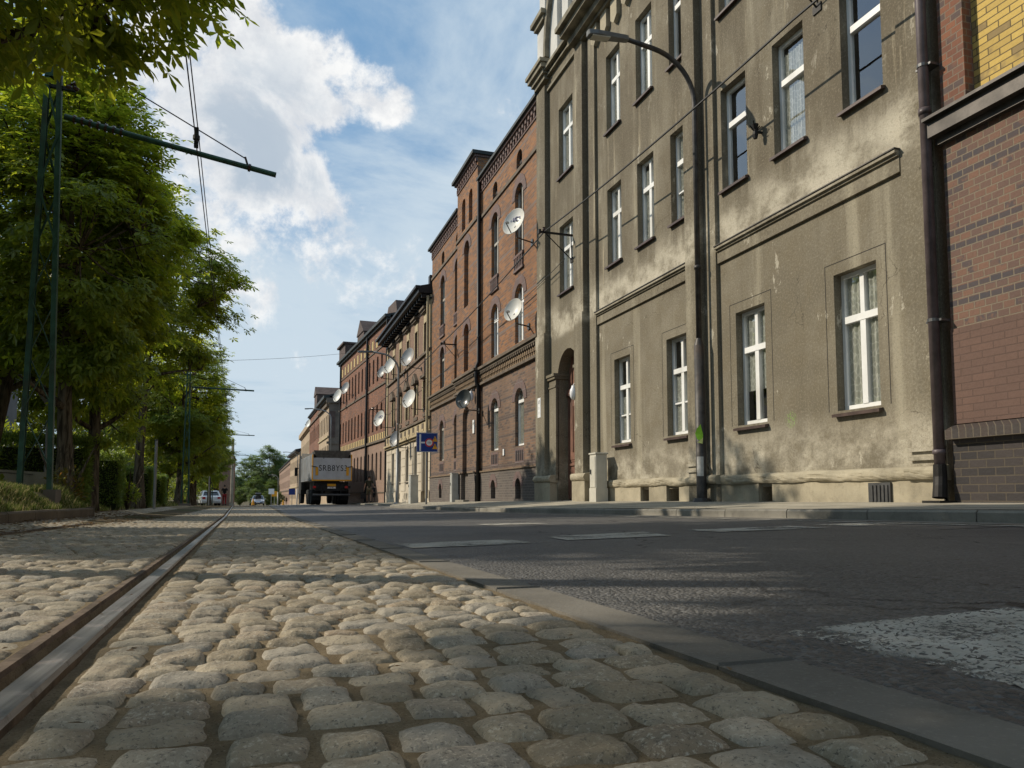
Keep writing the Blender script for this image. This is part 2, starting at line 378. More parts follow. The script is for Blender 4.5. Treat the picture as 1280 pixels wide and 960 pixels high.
M = {}
M['plaster'] = mat_plaster()
M['glass'] = mat_glass(); M['dglass'] = mat_darkglass(); M['lace'] = mat_lace()
M['white'] = simple('white_plastic_frame', (.74, .74, .72), .45, .07, 3, .05, dirt=(.5, .48, .43))
M['greywood'] = simple('old_grey_frame', (.34, .32, .28), .6, .2, 5, .15)
M['brownsill'] = simple('brown_metal_sill', (.075, .05, .042), .45, .25, 5, .05)
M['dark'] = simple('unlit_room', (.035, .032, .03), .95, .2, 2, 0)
M['black'] = simple('black_paint', (.013, .013, .014), .5, .3, 5, .1)
M['doorwood'] = simple('brown_door_wood', (.19, .098, .07), .5, .2, 5, .25, dirt=(.07, .042, .034))
M['blackdoor'] = simple('dark_door_wood', (.035, .025, .02), .5, .3, 5, .25)
M['plinth'] = mat_concrete('plinth_render', (.335, .295, .215))
M['cornice'] = simple('weathered_cornice', (.20, .178, .13), .9, .35, 3, .5, dirt=(.05, .044, .034))
M['gable'] = simple('pale_gable_render', (.50, .49, .46), .9, .12, 1.6, .35, dirt=(.32, .31, .28))
M['tin'] = simple('tin_flashing', (.07, .062, .055), .5, .35, 4, .1, .4)
M['rooftin'] = simple('dark_roof_edge', (.028, .034, .033), .6, .3, 3, .2)
M['pipe'] = simple('painted_downpipe', (.095, .075, .078), .42, .3, 4, .06, dirt=(.05, .035, .03))
M['lamppost'] = simple('lamp_post_paint', (.055, .05, .046), .5, .35, 9, .2, .2, dirt=(.09, .06, .04))
M['lampgrey'] = simple('galvanised_post', (.24, .24, .235), .5, .15, 5, .1, .3)
M['lamphead'] = simple('lamp_housing', (.12, .12, .115), .45, .2, 5, .05, .3)
M['lens'] = simple('lamp_lens', (.42, .40, .34), .3, .1, 8, 0)
M['mast'] = simple('green_mast_paint', (.028, .075, .048), .5, .3, 7, .15, .1, dirt=(.045, .04, .025))
M['wire'] = simple('cable_black', (.015, .015, .015), .6, .1, 3, 0)
M['wiregrey'] = simple('cable_grey', (.12, .12, .12), .5, .1, 3, 0)
M['ceramic'] = simple('brown_insulator', (.05, .028, .02), .25, .2, 8, 0)
M['dish'] = simple('dish_white', (.66, .65, .60), .45, .07, 4, .03, dirt=(.5, .47, .4))
M['dishgrey'] = simple('dish_grey', (.33, .34, .345), .4, .12, 4, .03, dirt=(.36, .27, .16))
M['dishdark'] = simple('dish_dark', (.055, .062, .06), .25, .15, 4, 0)
M['navy'] = simple('navy_print', (.02, .03, .12), .5, .1, 4, 0)
M['metal'] = simple('grey_metal', (.10, .10, .10), .45, .2, 8, .05, .6)
M['ironblack'] = simple('wrought_iron', (.02, .018, .016), .6, .3, 8, .2, .3)
M['cabinet'] = simple('cream_cabinet', (.50, .475, .405), .6, .08, 3, .1, dirt=(.36, .33, .27))
M['cabgrey'] = simple('grey_cabinet', (.40, .40, .37), .6, .1, 3, .1, dirt=(.27, .26, .23))
M['signblue'] = simple('sign_blue', (.008, .035, .21), .4, .1, 3, 0)
M['signwhite'] = simple('sign_white', (.75, .75, .74), .4, .05, 3, 0)
M['signred'] = simple('sign_red', (.55, .03, .03), .4, .05, 3, 0)
M['signyellow'] = simple('sign_orange', (.72, .33, .02), .4, .08, 3, 0)
M['signback'] = simple('sign_back_grey', (.13, .135, .14), .5, .15, 3, .05, .3)
M['paper'] = simple('old_paper', (.46, .45, .42), .8, .15, 14, .1)
M['sticker'] = simple('lime_sticker', (.30, .62, .04), .6, .12, 12, .1)
M['stickery'] = simple('yellow_sticker', (.62, .66, .22), .6, .12, 12, .1)
M['brass'] = simple('brass', (.55, .42, .16), .35, .15, 9, .05, .7)
M['globe'] = simple('white_globe', (.78, .78, .80), .3, .04, 3, 0)
M['bark'] = mat_bark()
M['leaf'] = mat_leaf('chestnut_leaf', (.10, .148, .019), (.44, .56, .032), (.64, .64, .045))
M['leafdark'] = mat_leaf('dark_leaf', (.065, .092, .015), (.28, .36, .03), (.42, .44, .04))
M['leaffar'] = mat_leaf('far_leaf', (.075, .115, .035), (.18, .27, .04), (.24, .31, .05))
M['hedge'] = mat_leaf('hedge_leaf', (.11, .165, .035), (.26, .36, .05), (.34, .42, .05))
M['stone'] = mat_stone(); M['sand'] = mat_sand(); M['asphalt'] = mat_asphalt(); M['paint'] = mat_paint()
M['gutter'] = mat_concrete('gutter_concrete', (.165, .152, .130)); M['kerb'] = mat_concrete('kerb_concrete', (.215, .20, .168))
M['walk'] = mat_concrete('pavement_concrete', (.36, .325, .255), .5)
M['kerbl'] = mat_concrete('verge_kerb_concrete', (.115, .092, .066)); M['oldwall'] = mat_concrete('old_wall_concrete', (.33, .29, .225))
M['steel'] = mat_steel(); M['rust'] = simple('rail_rust', (.115, .085, .062), .85, .35, 20, .5, 0, .2)
M['terrain'] = mat_terrain(); M['grass'] = mat_grass()
M['litter'] = mat_leaf('fallen_leaf', (.13, .075, .03), (.10, .06, .02), (.16, .09, .03))
BR = dict(c1=(.33, .145, .056), c2=(.19, .088, .045), mortar=(.20, .16, .12))
M['brickB'] = mat_brick('orange_brick', bands=[(5.36, .04), (6.05, .04), (7.75, .04), (8.45, .04), (9.15, .04), (10.6, .04)], bandcol=(.17, .135, .125), dark=(.13, .082, .066), darkamt=.24, soot=.5, varscale=.35, ms=.010, bump=.9, **BR)
M['brickBlow'] = mat_brick('brown_brick', (.225, .135, .088), (.165, .105, .075), (.17, .14, .11), dark=(.095, .07, .062), darkamt=.28, soot=.5, ms=.010, bands=[(2.05, .05), (2.6, .05), (3.2, .05), (1.15, .05)], bandcol=(.075, .06, .06))
M['brickdark'] = mat_brick('dark_plinth_brick', (.14, .115, .10), (.10, .085, .078), (.20, .18, .15), soot=.3)
M['brickarch'] = mat_brick('arch_brick', (.17, .10, .085), (.12, .085, .08), (.22, .20, .19), w=.075, h=.26, soot=.2)
M['frieze'] = mat_brick('frieze_brick', (.27, .19, .115), (.20, .14, .09), (.12, .1, .08), soot=.3)
M['brickR'] = mat_brick('red_brick_right', (.190, .106, .075), (.132, .086, .072), (.20, .165, .12), w=.13, dark=(.075, .066, .07), darkamt=.10, soot=.35, dscale=9, varscale=.8,
    bands=[(2.885, .035), (3.04, .035), (3.675, .035), (3.83, .035), (2.27, .035), (2.42, .035)], bandcol=(.062, .06, .068))
M['brickRp'] = mat_brick('painted_brick_right', (.150, .092, .072), (.130, .082, .066), (.11, .07, .056), w=.26, soot=.3, bump=.5)
M['brickRr'] = mat_brick('rust_brick_right', (.25, .108, .062), (.16, .075, .052), (.20, .16, .12), w=.13, dark=(.085, .075, .075), darkamt=.22, soot=.25)
M['brickRy'] = mat_brick('yellow_brick', (.60, .42, .12), (.46, .32, .10), (.12, .09, .05), w=.26, dark=(.21, .155, .09), darkamt=.2, soot=.35, varscale=.9)
M['brickRk'] = mat_brick('black_glazed_brick', (.060, .050, .047), (.036, .033, .034), (.095, .078, .058), w=.2, h=.086, rough=.45, soot=.2)
M['brickRs'] = mat_brick('dark_sill_brick', (.05, .044, .042), (.075, .056, .046), (.14, .115, .085), w=.085, h=.4, rough=.5, soot=.2)
M['brick3'] = mat_brick('deep_red_brick', (.26, .115, .066), (.185, .088, .054), (.16, .12, .1), dark=(.13, .075, .055), darkamt=.2, soot=.45, varscale=.25)
M['brick3low'] = mat_brick('tan_brick', (.33, .225, .165), (.28, .185, .14), (.2, .15, .12), soot=.35, varscale=.3)
M['brick2'] = mat_brick('muted_brown_brick', (.25, .155, .105), (.20, .125, .088), (.2, .16, .12), soot=.4, varscale=.4)
M['stone2'] = simple('yellow_stone_trim', (.40, .325, .20), .85, .15, 2, .3, dirt=(.30, .24, .15))
M['stonedk'] = simple('dark_stone_trim', (.12, .095, .07), .85, .25, 3, .3)
M['cream'] = simple('cream_render', (.52, .455, .355), .9, .1, 1.2, .2, dirt=(.42, .36, .28))
M['tan'] = simple('tan_render', (.36, .275, .185), .9, .15, .8, .2, dirt=(.30, .23, .16))
M['greybld'] = simple('dark_grey_render', (.14, .12, .10), .9, .25, .8, .2)  # plain dark grey-brown for end walls and mast footings
M['ochre'] = simple('ochre_panel', (.45, .33, .15), .8, .1, 2, .1)
M['rooftile'] = simple('brown_roof', (.085, .06, .052), .8, .25, 2, .3)
M['house'] = simple('grey_house_render', (.19, .20, .215), .9, .12, 1, .2)

# ------------------------------------------------------------------ facade kit: local x runs along the street, y points out over the pavement
def wallface(mb, u0, u1, z0, z1, ops=(), y=0.0, d=.2, m=0, mr=None):
    mr = m if mr is None else mr
    us = sorted({u0, u1, *[q for o in ops for q in o[:2]]}); zs = sorted({z0, z1, *[q for o in ops for q in o[2:4]]})
    us = [q for q in us if u0 <= q <= u1]; zs = [q for q in zs if z0 <= q <= z1]
    for a, b in zip(us, us[1:]):
        for c, e in zip(zs, zs[1:]):
            mu, mz = (a + b) / 2, (c + e) / 2
            if any(o[0] < mu < o[1] and o[2] < mz < o[3] for o in ops): continue
            mb.quad((a, y, c), (b, y, c), (b, y, e), (a, y, e), m)
    for o in ops:
        a, b, c, e = o[:4]; rise = o[4] if len(o) > 4 else 0; dd = o[5] if len(o) > 5 else d
        sp = e - rise; mid = (a + b) / 2; hw = (b - a) / 2
        N = 10 if rise else 1
        arc = [(mid - hw * math.cos(math.pi * i / N), sp + rise * math.sin(math.pi * i / N)) for i in range(N + 1)] if rise else [(a, e), (b, e)]
        mb.quad((a, y, c), (a, y - dd, c), (a, y - dd, sp), (a, y, sp), mr)
        mb.quad((b, y, c), (b, y - dd, c), (b, y - dd, sp), (b, y, sp), mr)
        mb.quad((a, y, c), (b, y, c), (b, y - dd, c), (a, y - dd, c), mr)
        for p, q in zip(arc, arc[1:]):
            mb.quad((p[0], y, p[1]), (q[0], y, q[1]), (q[0], y - dd, q[1]), (p[0], y - dd, p[1]), mr)
            if rise: mb.quad((p[0], y, p[1]), (q[0], y, q[1]), (q[0], y, e), (p[0], y, e), m)
def archband(mb, o, wd, y0, y1, m=0, legs=0.0):
    a, b, c, e = o[:4]; rise = o[4]; sp = e - rise; mid = (a + b) / 2; hw = (b - a) / 2; N = 12
    P = [(math.cos(math.pi * i / N), math.sin(math.pi * i / N)) for i in range(N + 1)]
    for (c0, s0), (c1, s1) in zip(P, P[1:]):
        q = [(mid - hw * c0, sp + rise * s0), (mid - hw * c1, sp + rise * s1), (mid - (hw + wd) * c1, sp + (rise + wd) * s1), (mid - (hw + wd) * c0, sp + (rise + wd) * s0)]
        mb.add([(x, y0, z) for x, z in q] + [(x, y1, z) for x, z in q], [(4, 5, 6, 7), (0, 1, 5, 4), (2, 3, 7, 6), (1, 2, 6, 5), (3, 0, 4, 7)], m)
def window(par, a, b, c, e, y, fm='white', gm='glass', split=.66, mull=True, sill='brownsill', bord=.05, curtain=None, sillout=.07, extra=0, tilt=False):
    k = .035
    w = MB(); y1 = y - .06
    w.box(a - .01, y1, c, a + bord, y, e + k); w.box(b - bord, y1, c, b + .01, y, e + k)
    w.box(a + bord, y1, c - .005, b - bord, y - .002, c + bord + .02); w.box(a + bord, y1, e - bord, b - bord, y - .002, e + k)
    zt = c + (e - c) * split; mid = (a + b) / 2
    w.box(a + bord, y1, zt - .045, b - bord, y + .012, zt + .045)
    if mull:
        w.box(mid - .045, y1 + .002, c + bord + .02, mid + .045, y + .006, zt - .045); w.box(mid - .035, y1 + .002, zt + .045, mid + .035, y + .004, e - bord)
    else: zt = zt
    if extra:
        zz = c + (zt - c) * .5
        w.box(a + bord, y1 + .004, zz - .014, b - bord, y - .006, zz + .014)
    fr = w.build('window', M[fm], par)
    p = MB(); p.quad((a, y - .032, e + k), (b, y - .032, e + k), (b, y - .032, c), (a, y - .032, c))
    p.build('pane', M[gm], fr, fixn=False)
    if sill:
        s = MB(); s.add([(a - .035, y, c - .005), (b + .035, y, c - .005), (b + .035, sillout, c - .045), (a - .035, sillout, c - .045),
                         (a - .035, y, c - .05), (b + .035, y, c - .05), (b + .035, sillout, c - .085), (a - .035, sillout, c - .085)],
                        [(0, 1, 2, 3), (7, 6, 5, 4), (3, 2, 6, 7), (0, 3, 7, 4), (1, 5, 6, 2)])
        s.build('sill', M[sill], fr)
    if curtain:
        cm = MB(); n = 26; rng = random.Random(int(a * 977 + c * 31)); ph = rng.random() * 6
        u0, u1, z0, z1 = curtain
        pts = [(a + (b - a) * (u0 + (u1 - u0) * i / n), y - .056 - .012 * math.sin(i * 1.9 + ph)) for i in range(n + 1)]
        for (xa, ya), (xb, yb) in zip(pts, pts[1:]):
            cm.quad((xa, ya, c + (e - c) * z0), (xb, yb, c + (e - c) * z0), (xb, yb, c + (e - c) * z1), (xa, ya, c + (e - c) * z1))
        cm.build('curtain', M['lace'], fr, smooth=True)
    return fr
def shell(mb, L, z0, h, depth, m=0, mroof=1, ends=(True, True)):
    mb.quad((0, 0, z0), (0, -depth, z0), (0, -depth, h), (0, 0, h), m)
    mb.quad((L, 0, z0), (L, -depth, z0), (L, -depth, h), (L, 0, h), m)
    mb.quad((0, -depth, z0), (L, -depth, z0), (L, -depth, h), (0, -depth, h), m)
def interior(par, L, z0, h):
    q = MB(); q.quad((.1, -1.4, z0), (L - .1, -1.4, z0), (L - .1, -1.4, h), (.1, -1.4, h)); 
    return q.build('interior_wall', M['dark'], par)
def building(name, label, s0, X0, s1, X1, zb=0.0, cat='building'):
    ang = math.atan2(s1 - s0, X1 - X0)
    t = thing(name, label, cat, (X0, s0, zb), ang)
    return t, math.hypot(s1 - s0, X1 - X0)

# ================================================================== grey rendered tenement
S0 = 6.38
GB, GL = building('grey_tenement', 'weathered grey rendered tenement with arched brown door and white windows', S0, FX, 19.02, FX)
U = lambda s: s - S0
gw_c = [7.65, 9.83, 12.01, 14.21]; W = .73
f_c = [7.41, 8.80, 10.14, 11.78, 13.10, 14.50]
ops = []
GW = [(U(c) - W / 2, U(c) + W / 2, 1.30, 3.10) for c in gw_c]
F1 = [(U(c) - .34, U(c) + .34, 5.23, 6.92) for c in f_c] + [(U(17.22) - .44, U(17.22) + .44, 5.33, 7.05)]
F2 = [(U(c) - .34, U(c) + .34, 8.24, 9.98) for c in f_c] + [(U(17.22) - .46, U(17.22) + .46, 8.35, 10.18)]
DOOR = (U(16.5), U(17.83), -1, 3.84, .665, .31)
VENT = [(U(13.05), U(13.35), .10, .33, 0, .3), (U(11.95), U(12.35), .08, .33, 0, .3), (U(9.35), U(9.62), .12, .34, 0, .3)]
mb = MB()
wallface(mb, 0, GL, -1, 11.45, GW + F1 + F2 + [DOOR] + VENT, 0, .13)
shell(mb, GL, -1, 11.45, 11)
mb.quad((0, 0, 11.45), (GL, 0, 11.45), (GL, -11, 11.45), (0, -11, 11.45))
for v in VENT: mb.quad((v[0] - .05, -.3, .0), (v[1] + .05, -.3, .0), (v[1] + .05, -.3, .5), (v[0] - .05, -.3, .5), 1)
# scored surrounds of the ground-floor windows: groove shade put in as thin dark strips
for a, b, c, e in GW:
    g = .16; w_ = .009
    for x0, x1, z0, z1 in ((a - g, a - g + w_, c, e + g), (b + g - w_, b + g, c, e + g), (a - g + w_, b + g - w_, e + g - w_, e + g)):
        mb.box(x0, -.004, z0, x1, .0025, z1, 1)
mb.build('wall', [M['plaster'], M['dark']], GB)
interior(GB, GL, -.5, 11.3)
cur = [(.02, .98, .02, 1.0), (.02, .98, .3, 1.0), (.0, .98, .02, .62), (.02, .98, .02, .55)]
for i, o in enumerate(GW):
    window(GB, *o, -.12, curtain=cur[i], extra=0 if i < 2 else 1, gm='glass')
for i, o in enumerate(F1):
    cc = (.3, .98, .02, .9) if i in (1, 4) else ((0.02, .98, .02, 1) if i in (3, 5, 6) else None)
    window(GB, *o, -.12, mull=(i not in (0, 1, 2)), sill='brownsill', curtain=cc, split=.64 if i < 3 else .66, extra=1 if i == 3 else 0)
for i, o in enumerate(F2):
    window(GB, *o, -.12, mull=i not in (0, 1), curtain=(.02, .98, .02, .95) if i in (0, 2, 4, 5, 6) else None)
# pilasters, string courses, plinth
pm = MB()
def pil(a, b, z0, z1, d): pm.box(U(a), -.05, z0, U(b), d, z1)
pil(15.90, 16.34, .0, 11.2, .13); pil(15.34, 15.68, .0, 10.9, .065); pil(18.37, 19.0, .0, 11.2, .13)
pil(15.88, 16.36, .0, 4.45, .17); pil(18.35, 19.01, .0, 4.45, .17)
pil(11.06, 11.46, .0, 10.9, .13); pil(10.62, 10.84, .0, 10.9, .065)
pil(6.40, 6.82, .0, 10.9, .035)
for a, b in ((11.03, 11.49), (6.40, 6.84)):
    for zz in (.60, .70): pm.box(U(a), -.05, zz, U(b), .16 if a > 8 else .075, zz + .045)
pm.build('pilaster', M['plaster'], GB); 
for a, b in ((6.83, 10.60), (11.48, 15.33)):
    cm = MB(); cm.box(U(a), -.02, 4.245, U(b), .11, 4.285); cm.box(U(a), -.02, 4.21, U(b), .075, 4.245); cm.box(U(a), -.02, 4.02, U(b), .045, 4.21); cm.build('string_course', M['plaster'], GB)
for a, b in ((6.82, 10.60), (11.47, 15.33)):
    tm = MB(); tm.box(U(a), -.02, 4.287, U(b), .125, 4.302); tm.build('flashing', M['tin'], GB)
# rough plinth ledge: a lumpy rounded course
def rough_ledge(a, b, z0, z1, d, seed):
    r = random.Random(seed); mbx = MB(); n = max(3, int((b - a) / .07)); K = 9
    rows = []
    for i in range(n + 1):
        u = U(a) + (b - a) * i / n; row = []
        for j in range(K + 1):
            tt = j / K; ang = math.pi * (tt - .5)
            ns = mnoise.noise(Vector((u * 2.3, tt * 1.5, seed))) * .018 + mnoise.noise(Vector((u * 11, tt * 5, seed + 5))) * .016
            row.append((u, -.02 + (d + ns) * max(0, math.cos(ang)) ** .2 + 0.0, z0 + (z1 - z0) * tt + mnoise.noise(Vector((u * 1.7, 3, seed))) * .02))
        rows.append(row)
    vs = [p for rw in rows for p in rw]
    fs = [(i * (K + 1) + j, (i + 1) * (K + 1) + j, (i + 1) * (K + 1) + j + 1, i * (K + 1) + j + 1) for i in range(n) for j in range(K)]
    fs += [tuple(range(K, -1, -1)), tuple(range(n * (K + 1), (n + 1) * (K + 1)))]
    return mbx.add(vs, fs)
lm = MB()
for i, (a, b, d) in enumerate(((6.36, 6.86, .15), (6.86, 10.6, .115), (10.6, 11.5, .2), (11.5, 15.3, .115))):
    q = rough_ledge(a, b, .37, .545, d, i + 1); lm.add(q.v, q.f)
for i, (a, b) in enumerate(((15.7, 16.5), (17.85, 19.06))):
    q = rough_ledge(a, b, .52, .74, .26, i + 11); q.box(U(a) + .04, -.02, -.8, U(b) - .03, .20, .54); q.build('pilaster_base', M['plinth'], GB)
for a, b in ((6.4, 9.33), (9.64, 11.93), (12.37, 13.03), (13.37, 15.7)):
    q = MB(); n = int((b - a) / .12)
    for i in range(n):
        x0, x1 = U(a) + (b - a) * i / n, U(a) + (b - a) * (i + 1) / n
        y0 = .05 + .02 * mnoise.noise(Vector((x0 * 3, 0, 5))); y1 = .05 + .02 * mnoise.noise(Vector((x1 * 3, 0, 5)))
        lm.quad((x0, y0, -.8), (x1, y1, -.8), (x1, y1, .385), (x0, y0, .385))
    lm.quad((U(a), -.02, -.8), (U(a), .05, -.8), (U(a), .05, .385), (U(a), -.02, .385)); lm.quad((U(b), -.02, -.8), (U(b), .05, -.8), (U(b), .05, .385), (U(b), -.02, .385))
lm.build('plinth', M['plinth'], GB)
vm = MB(); vm.box(U(7.12), .045, .10, U(7.46), .075, .36)
for k in range(5): vm.box(U(7.15) + .058 * k, .075, .13, U(7.15) + .058 * k + .03, .088, .33)
vm.build('vent_cover', M['metal'], GB)
# door case: imposts, arch rib, two leaves and a fanlight
for a, b in ((16.34, 16.50), (17.83, 18.37)):
    im = MB(); im.box(U(a), -.02, .6, U(b), .055, 3.17)
    im.box(U(a) - .03, -.30, 3.17, U(b) + .03, .10, 3.24); im.box(U(a) - .045, -.30, 3.24, U(b) + .045, .13, 3.31); im.box(U(a) - .01, -.30, 2.96, U(b) + .01, .075, 3.0); im.build('impost', M['plaster'], GB)
dm = MB(); ya = -.27
dm.box(U(16.5), ya - .07, .12, U(16.56), ya, 2.72); dm.box(U(17.77), ya - .07, .12, U(17.83), ya, 2.72)
for a, b in ((16.565, 17.16), (17.17, 17.765)):
    dm.box(U(a), ya - .06, .14, U(b), ya - .02, 2.70)
    for z0, z1 in ((.20, .52), (.62, .92), (1.05, 2.60)):
        dm.box(U(a) + .07, ya - .02, z0, U(b) - .07, ya - .008, z1)
        dm.box(U(a) + .11, ya - .008, z0 + .05, U(b) - .11, ya + .008, z1 - .05)
    dm.box(U(a), ya - .02, .95, U(b), ya + .012, 1.01)
    dm.box((U(a) + U(b)) / 2 - .03, ya + .008, 1.3, (U(a) + U(b)) / 2 + .03, ya + .03, 2.45)
dm.box(U(17.12), ya - .02, .14, U(17.2), ya + .018, 2.7)
DD = dm.build('door', M['doorwood'], GB); bevel(DD, .006, 1)
hm = MB(); hm.box(U(16.72), ya + .03, 1.13, U(16.86), ya + .045, 1.30); hm.box(U(16.75), ya + .04, 1.16, U(16.83), ya + .09, 1.2); hm.build('door_plate', M['brass'], DD)
fm = MB(); fm.box(U(16.5), ya - .08, 2.72, U(17.83), ya + .05, 2.80); fm.box(U(16.5), ya - .08, 2.80, U(17.83), ya + .03, 2.88)
fm.box(U(16.45), ya - .07, 2.88, U(17.9), ya - .03, 3.95)
for a in (16.72, 17.145, 17.56): fm.box(U(a), ya - .03, 2.88, U(a) + .05, ya + .005, 3.8)
fm.build('fanlight', M['doorwood'], GB)
# upper cornice with lobed corbel frieze, pale gable above the door bay
cm = MB()
cm.box(U(5.9), -.05, 11.34, U(16.38), .62, 11.46); cm.box(U(5.9), -.05, 11.22, U(16.36), .5, 11.34); cm.box(U(5.9), -.05, 11.05, U(16.34), .30, 11.22); cm.box(U(5.9), -.05, 10.98, U(15.9), .16, 11.05)
cm.box(U(16.34), -.05, 11.52, U(18.37), .20, 11.6); cm.box(U(16.34), -.05, 11.40, U(18.37), .10, 11.46); cm.box(U(16.34), -.05, 11.02, U(18.37), .07, 11.08)
for a, b, z in ((18.30, 19.08, 11.35),):
    for k, (g, h0, h1) in enumerate(((.0, 0, .12), (.07, .12, .24), (.15, .24, .36), (.20, .36, .46))): cm.box(U(a) - g, -.3, z + h0, U(b) + g, .16 + g, z + h1)
cm.build('cornice', M['cornice'], GB)
for k in range(18):
    fz = MB()
    u = U(15.28) - k * .52
    fz.box(u - .15, -.02, 10.62 - .04 * (k % 3), u + .15, .10, 10.985)
    fz.prism([(u - .15, 10.62 - .04 * (k % 3)), (u, 10.5 - .04 * (k % 3)), (u + .15, 10.62 - .04 * (k % 3))], -.02, .10, 'y'); fz.build('corbel', M['plinth'], GB)
gm_ = MB()
nich = [(U(16.72), U(17.02), 11.75, 13.9, .15, .12), (U(17.42), U(17.76), 11.75, 13.6, .17, .12), (U(16.1), U(16.4), 11.75, 13.9, .15, .12)]
wallface(gm_, U(15.2), U(18.35), 11.6, 15.4, nich, .0, .12)
for a, b, c, e, *_ in nich: gm_.quad((a - .05, -.12, c), (b + .05, -.12, c), (b + .05, -.12, e + .02), (a - .05, -.12, e + .02))
gm_.quad((U(15.2), -.5, 11.6), (U(18.35), -.5, 11.6), (U(18.35), -.5, 15.4), (U(15.2), -.5, 15.4))
gm_.quad((U(18.35), 0, 11.6), (U(18.35), -.5, 11.6), (U(18.35), -.5, 15.4), (U(18.35), 0, 15.4)); gm_.quad((U(15.2), 0, 11.6), (U(15.2), -.5, 11.6), (U(15.2), -.5, 15.4), (U(15.2), 0, 15.4)); gm_.quad((U(15.2), 0, 15.4), (U(18.35), 0, 15.4), (U(18.35), -.5, 15.4), (U(15.2), -.5, 15.4))
gm_.box(U(18.42), -.4, 11.8, U(18.98), .1, 13.0); gm_.box(U(18.5), -.4, 13.3, U(18.9), .06, 14.6)
GG = gm_.build('gable', M['gable'], GB)
rb = MB()
for k in range(9):   # curved moulding rising beside the post
    t0, t1 = k / 9, (k + 1) / 9
    f = lambda t: (U(18.40) - 1.9 * t ** 2.2, 12.0 + 3.4 * t)
    (xa, za), (xb, zb) = f(t0), f(t1); rb.bar((xa, .03, za), (xb, .03, zb), .14, .2, up=(0, 1, 0))
rb.build('gable_moulding', M['cornice'], GG); rb = MB()
for g, h0, h1 in ((.0, 12.95, 13.05), (.08, 13.05, 13.17), (.16, 13.17, 13.3)): rb.box(U(18.42) - g, -.4, h0, U(18.98) + g, .1 + g, h1)
rb.build('post_cap', M['cornice'], GG); rb = MB()
for g, h0, h1 in ((.0, 14.5, 14.6), (.1, 14.6, 14.75)): rb.box(U(18.5) - g, -.4, h0, U(18.9) + g, .1 + g, h1)
rb.build('post_cap', M['cornice'], GG)

# downpipe at the right end
dp = thing('downpipe', 'brown downpipe in the gap between the grey tenement and the red brick house', 'downpipe', (FX - .16, 6.34, .1))
b_ = MB(); b_.tube([(0, 0, .42), (0, 0, 12)], .055, 14); b_.tube([(0, 0, .55), (0, 0, .60)], .066, 14); b_.tube([(0, 0, 4.35), (0, 0, 4.42)], .066, 14); b_.build('pipe', M['pipe'], dp, smooth=True)
b_ = MB(); b_.tube([(0, 0, .44), (0, 0, .30), (-.03, -.02, .20), (-.05, -.03, .08)], [.066, .07, .07, .075], 12); b_.box(-.16, -.13, -.02, .08, .1, .05); b_.build('cast_shoe', M['ironblack'], dp)
for z in (2.0, 4.9):
    b_ = MB(); b_.tube([(0, 0, z), (0, 0, z + .035)], .064, 12); b_.box(0, -.1, z, .14, .1, z + .025); b_.build('bracket', M['metal'], dp)

# ================================================================== red brick house at the right edge
RB, RL = building('red_brick_house', 'dark red brick house with a yellow brick panel, cut by the right frame edge', -6.0, FX - .03, 6.24, FX - .03)
V = lambda s: s + 6.0
zl = 4.13
mb = MB(); wallface(mb, 0, RL, 1.98, zl, [(V(1.0), V(2.2), 2.2, 3.6)], 0, .2); shell(mb, RL, -1, 11, 10); mb.quad((0, 0, 11), (RL, 0, 11), (RL, -10, 11), (0, -10, 11)); mb.build('wall', M['brickR'], RB)
mb = MB(); mb.box(0, -.1, .97, RL, .012, 2.0); mb.build('painted_band', M['brickRp'], RB)
mb = MB(); mb.box(0, -.1, -1, RL, .05, .80); mb.build('plinth', M['brickRk'], RB)
mb = MB(); mb.add([(0, .02, .80), (RL, .02, .80), (RL, .15, .80), (0, .15, .80), (0, .02, .96), (RL, .02, .96), (RL, .15, .90), (0, .15, .90)], [(0, 1, 2, 3), (3, 2, 6, 7), (7, 6, 5, 4), (0, 3, 7, 4), (1, 5, 6, 2)]); mb.build('ledge', M['brickRs'], RB)
mb = MB(); mb.box(0, -.02, zl + .02, RL + .05, .16, zl + .20); mb.box(0, -.02, zl + .20, RL + .07, .22, zl + .235); mb.box(0, -.02, zl - .06, RL + .03, .07, zl + .02); mb.build('string_course', M['tin'], RB)
mb = MB(); wallface(mb, 0, RL, zl + .235, 11, [(V(-3), V(5.93), zl + .235, 10.6, 0, .13)], 0, .13); mb.build('pilaster', M['brickRr'], RB)
mb = MB(); mb.quad((V(-3.1), -.13, zl + .1), (V(6.0), -.13, zl + .1), (V(6.0), -.13, 10.7), (V(-3.1), -.13, 10.7)); mb.build('brick_panel', M['brickRy'], RB)
window(RB, V(1.0), V(2.2), 2.2, 3.6, -.2)

# ================================================================== orange brick tenement
BB, BL = building('orange_brick_tenement', 'orange brick tenement with round-arched windows and a projecting middle bay', 19.03, FX + .02, 33.05, FX + .02)
Q = lambda s: s - 19.03
cs = [20.9, 23.38, 28.42, 30.93]
ra = .13
HB = .40
opsG = [(Q(c) - HB, Q(c) + HB, 1.66, 3.36, .36) for c in cs]
opsB = [(Q(c) - .25, Q(c) + .25, .12, .72, .24, .3) for c in cs]
ops1 = [(Q(c) - HB, Q(c) + HB, 4.72, 6.46, .36) for c in cs]
ops2 = [(Q(c) - HB, Q(c) + HB, 7.02, 9.52, .38) for c in cs]
opsA = [(Q(c) - .26, Q(c) + .26, 9.92, 10.56, .25) for c in cs]
mb = MB()
wallface(mb, 0, BL, -1, 1.02, opsB, .05, .3, 2)
wallface(mb, 0, BL, 1.02, 4.0, opsG, 0, .11, 1)
wallface(mb, 0, BL, 4.0, 11.3, ops1 + ops2 + opsA, 0, .11, 0)
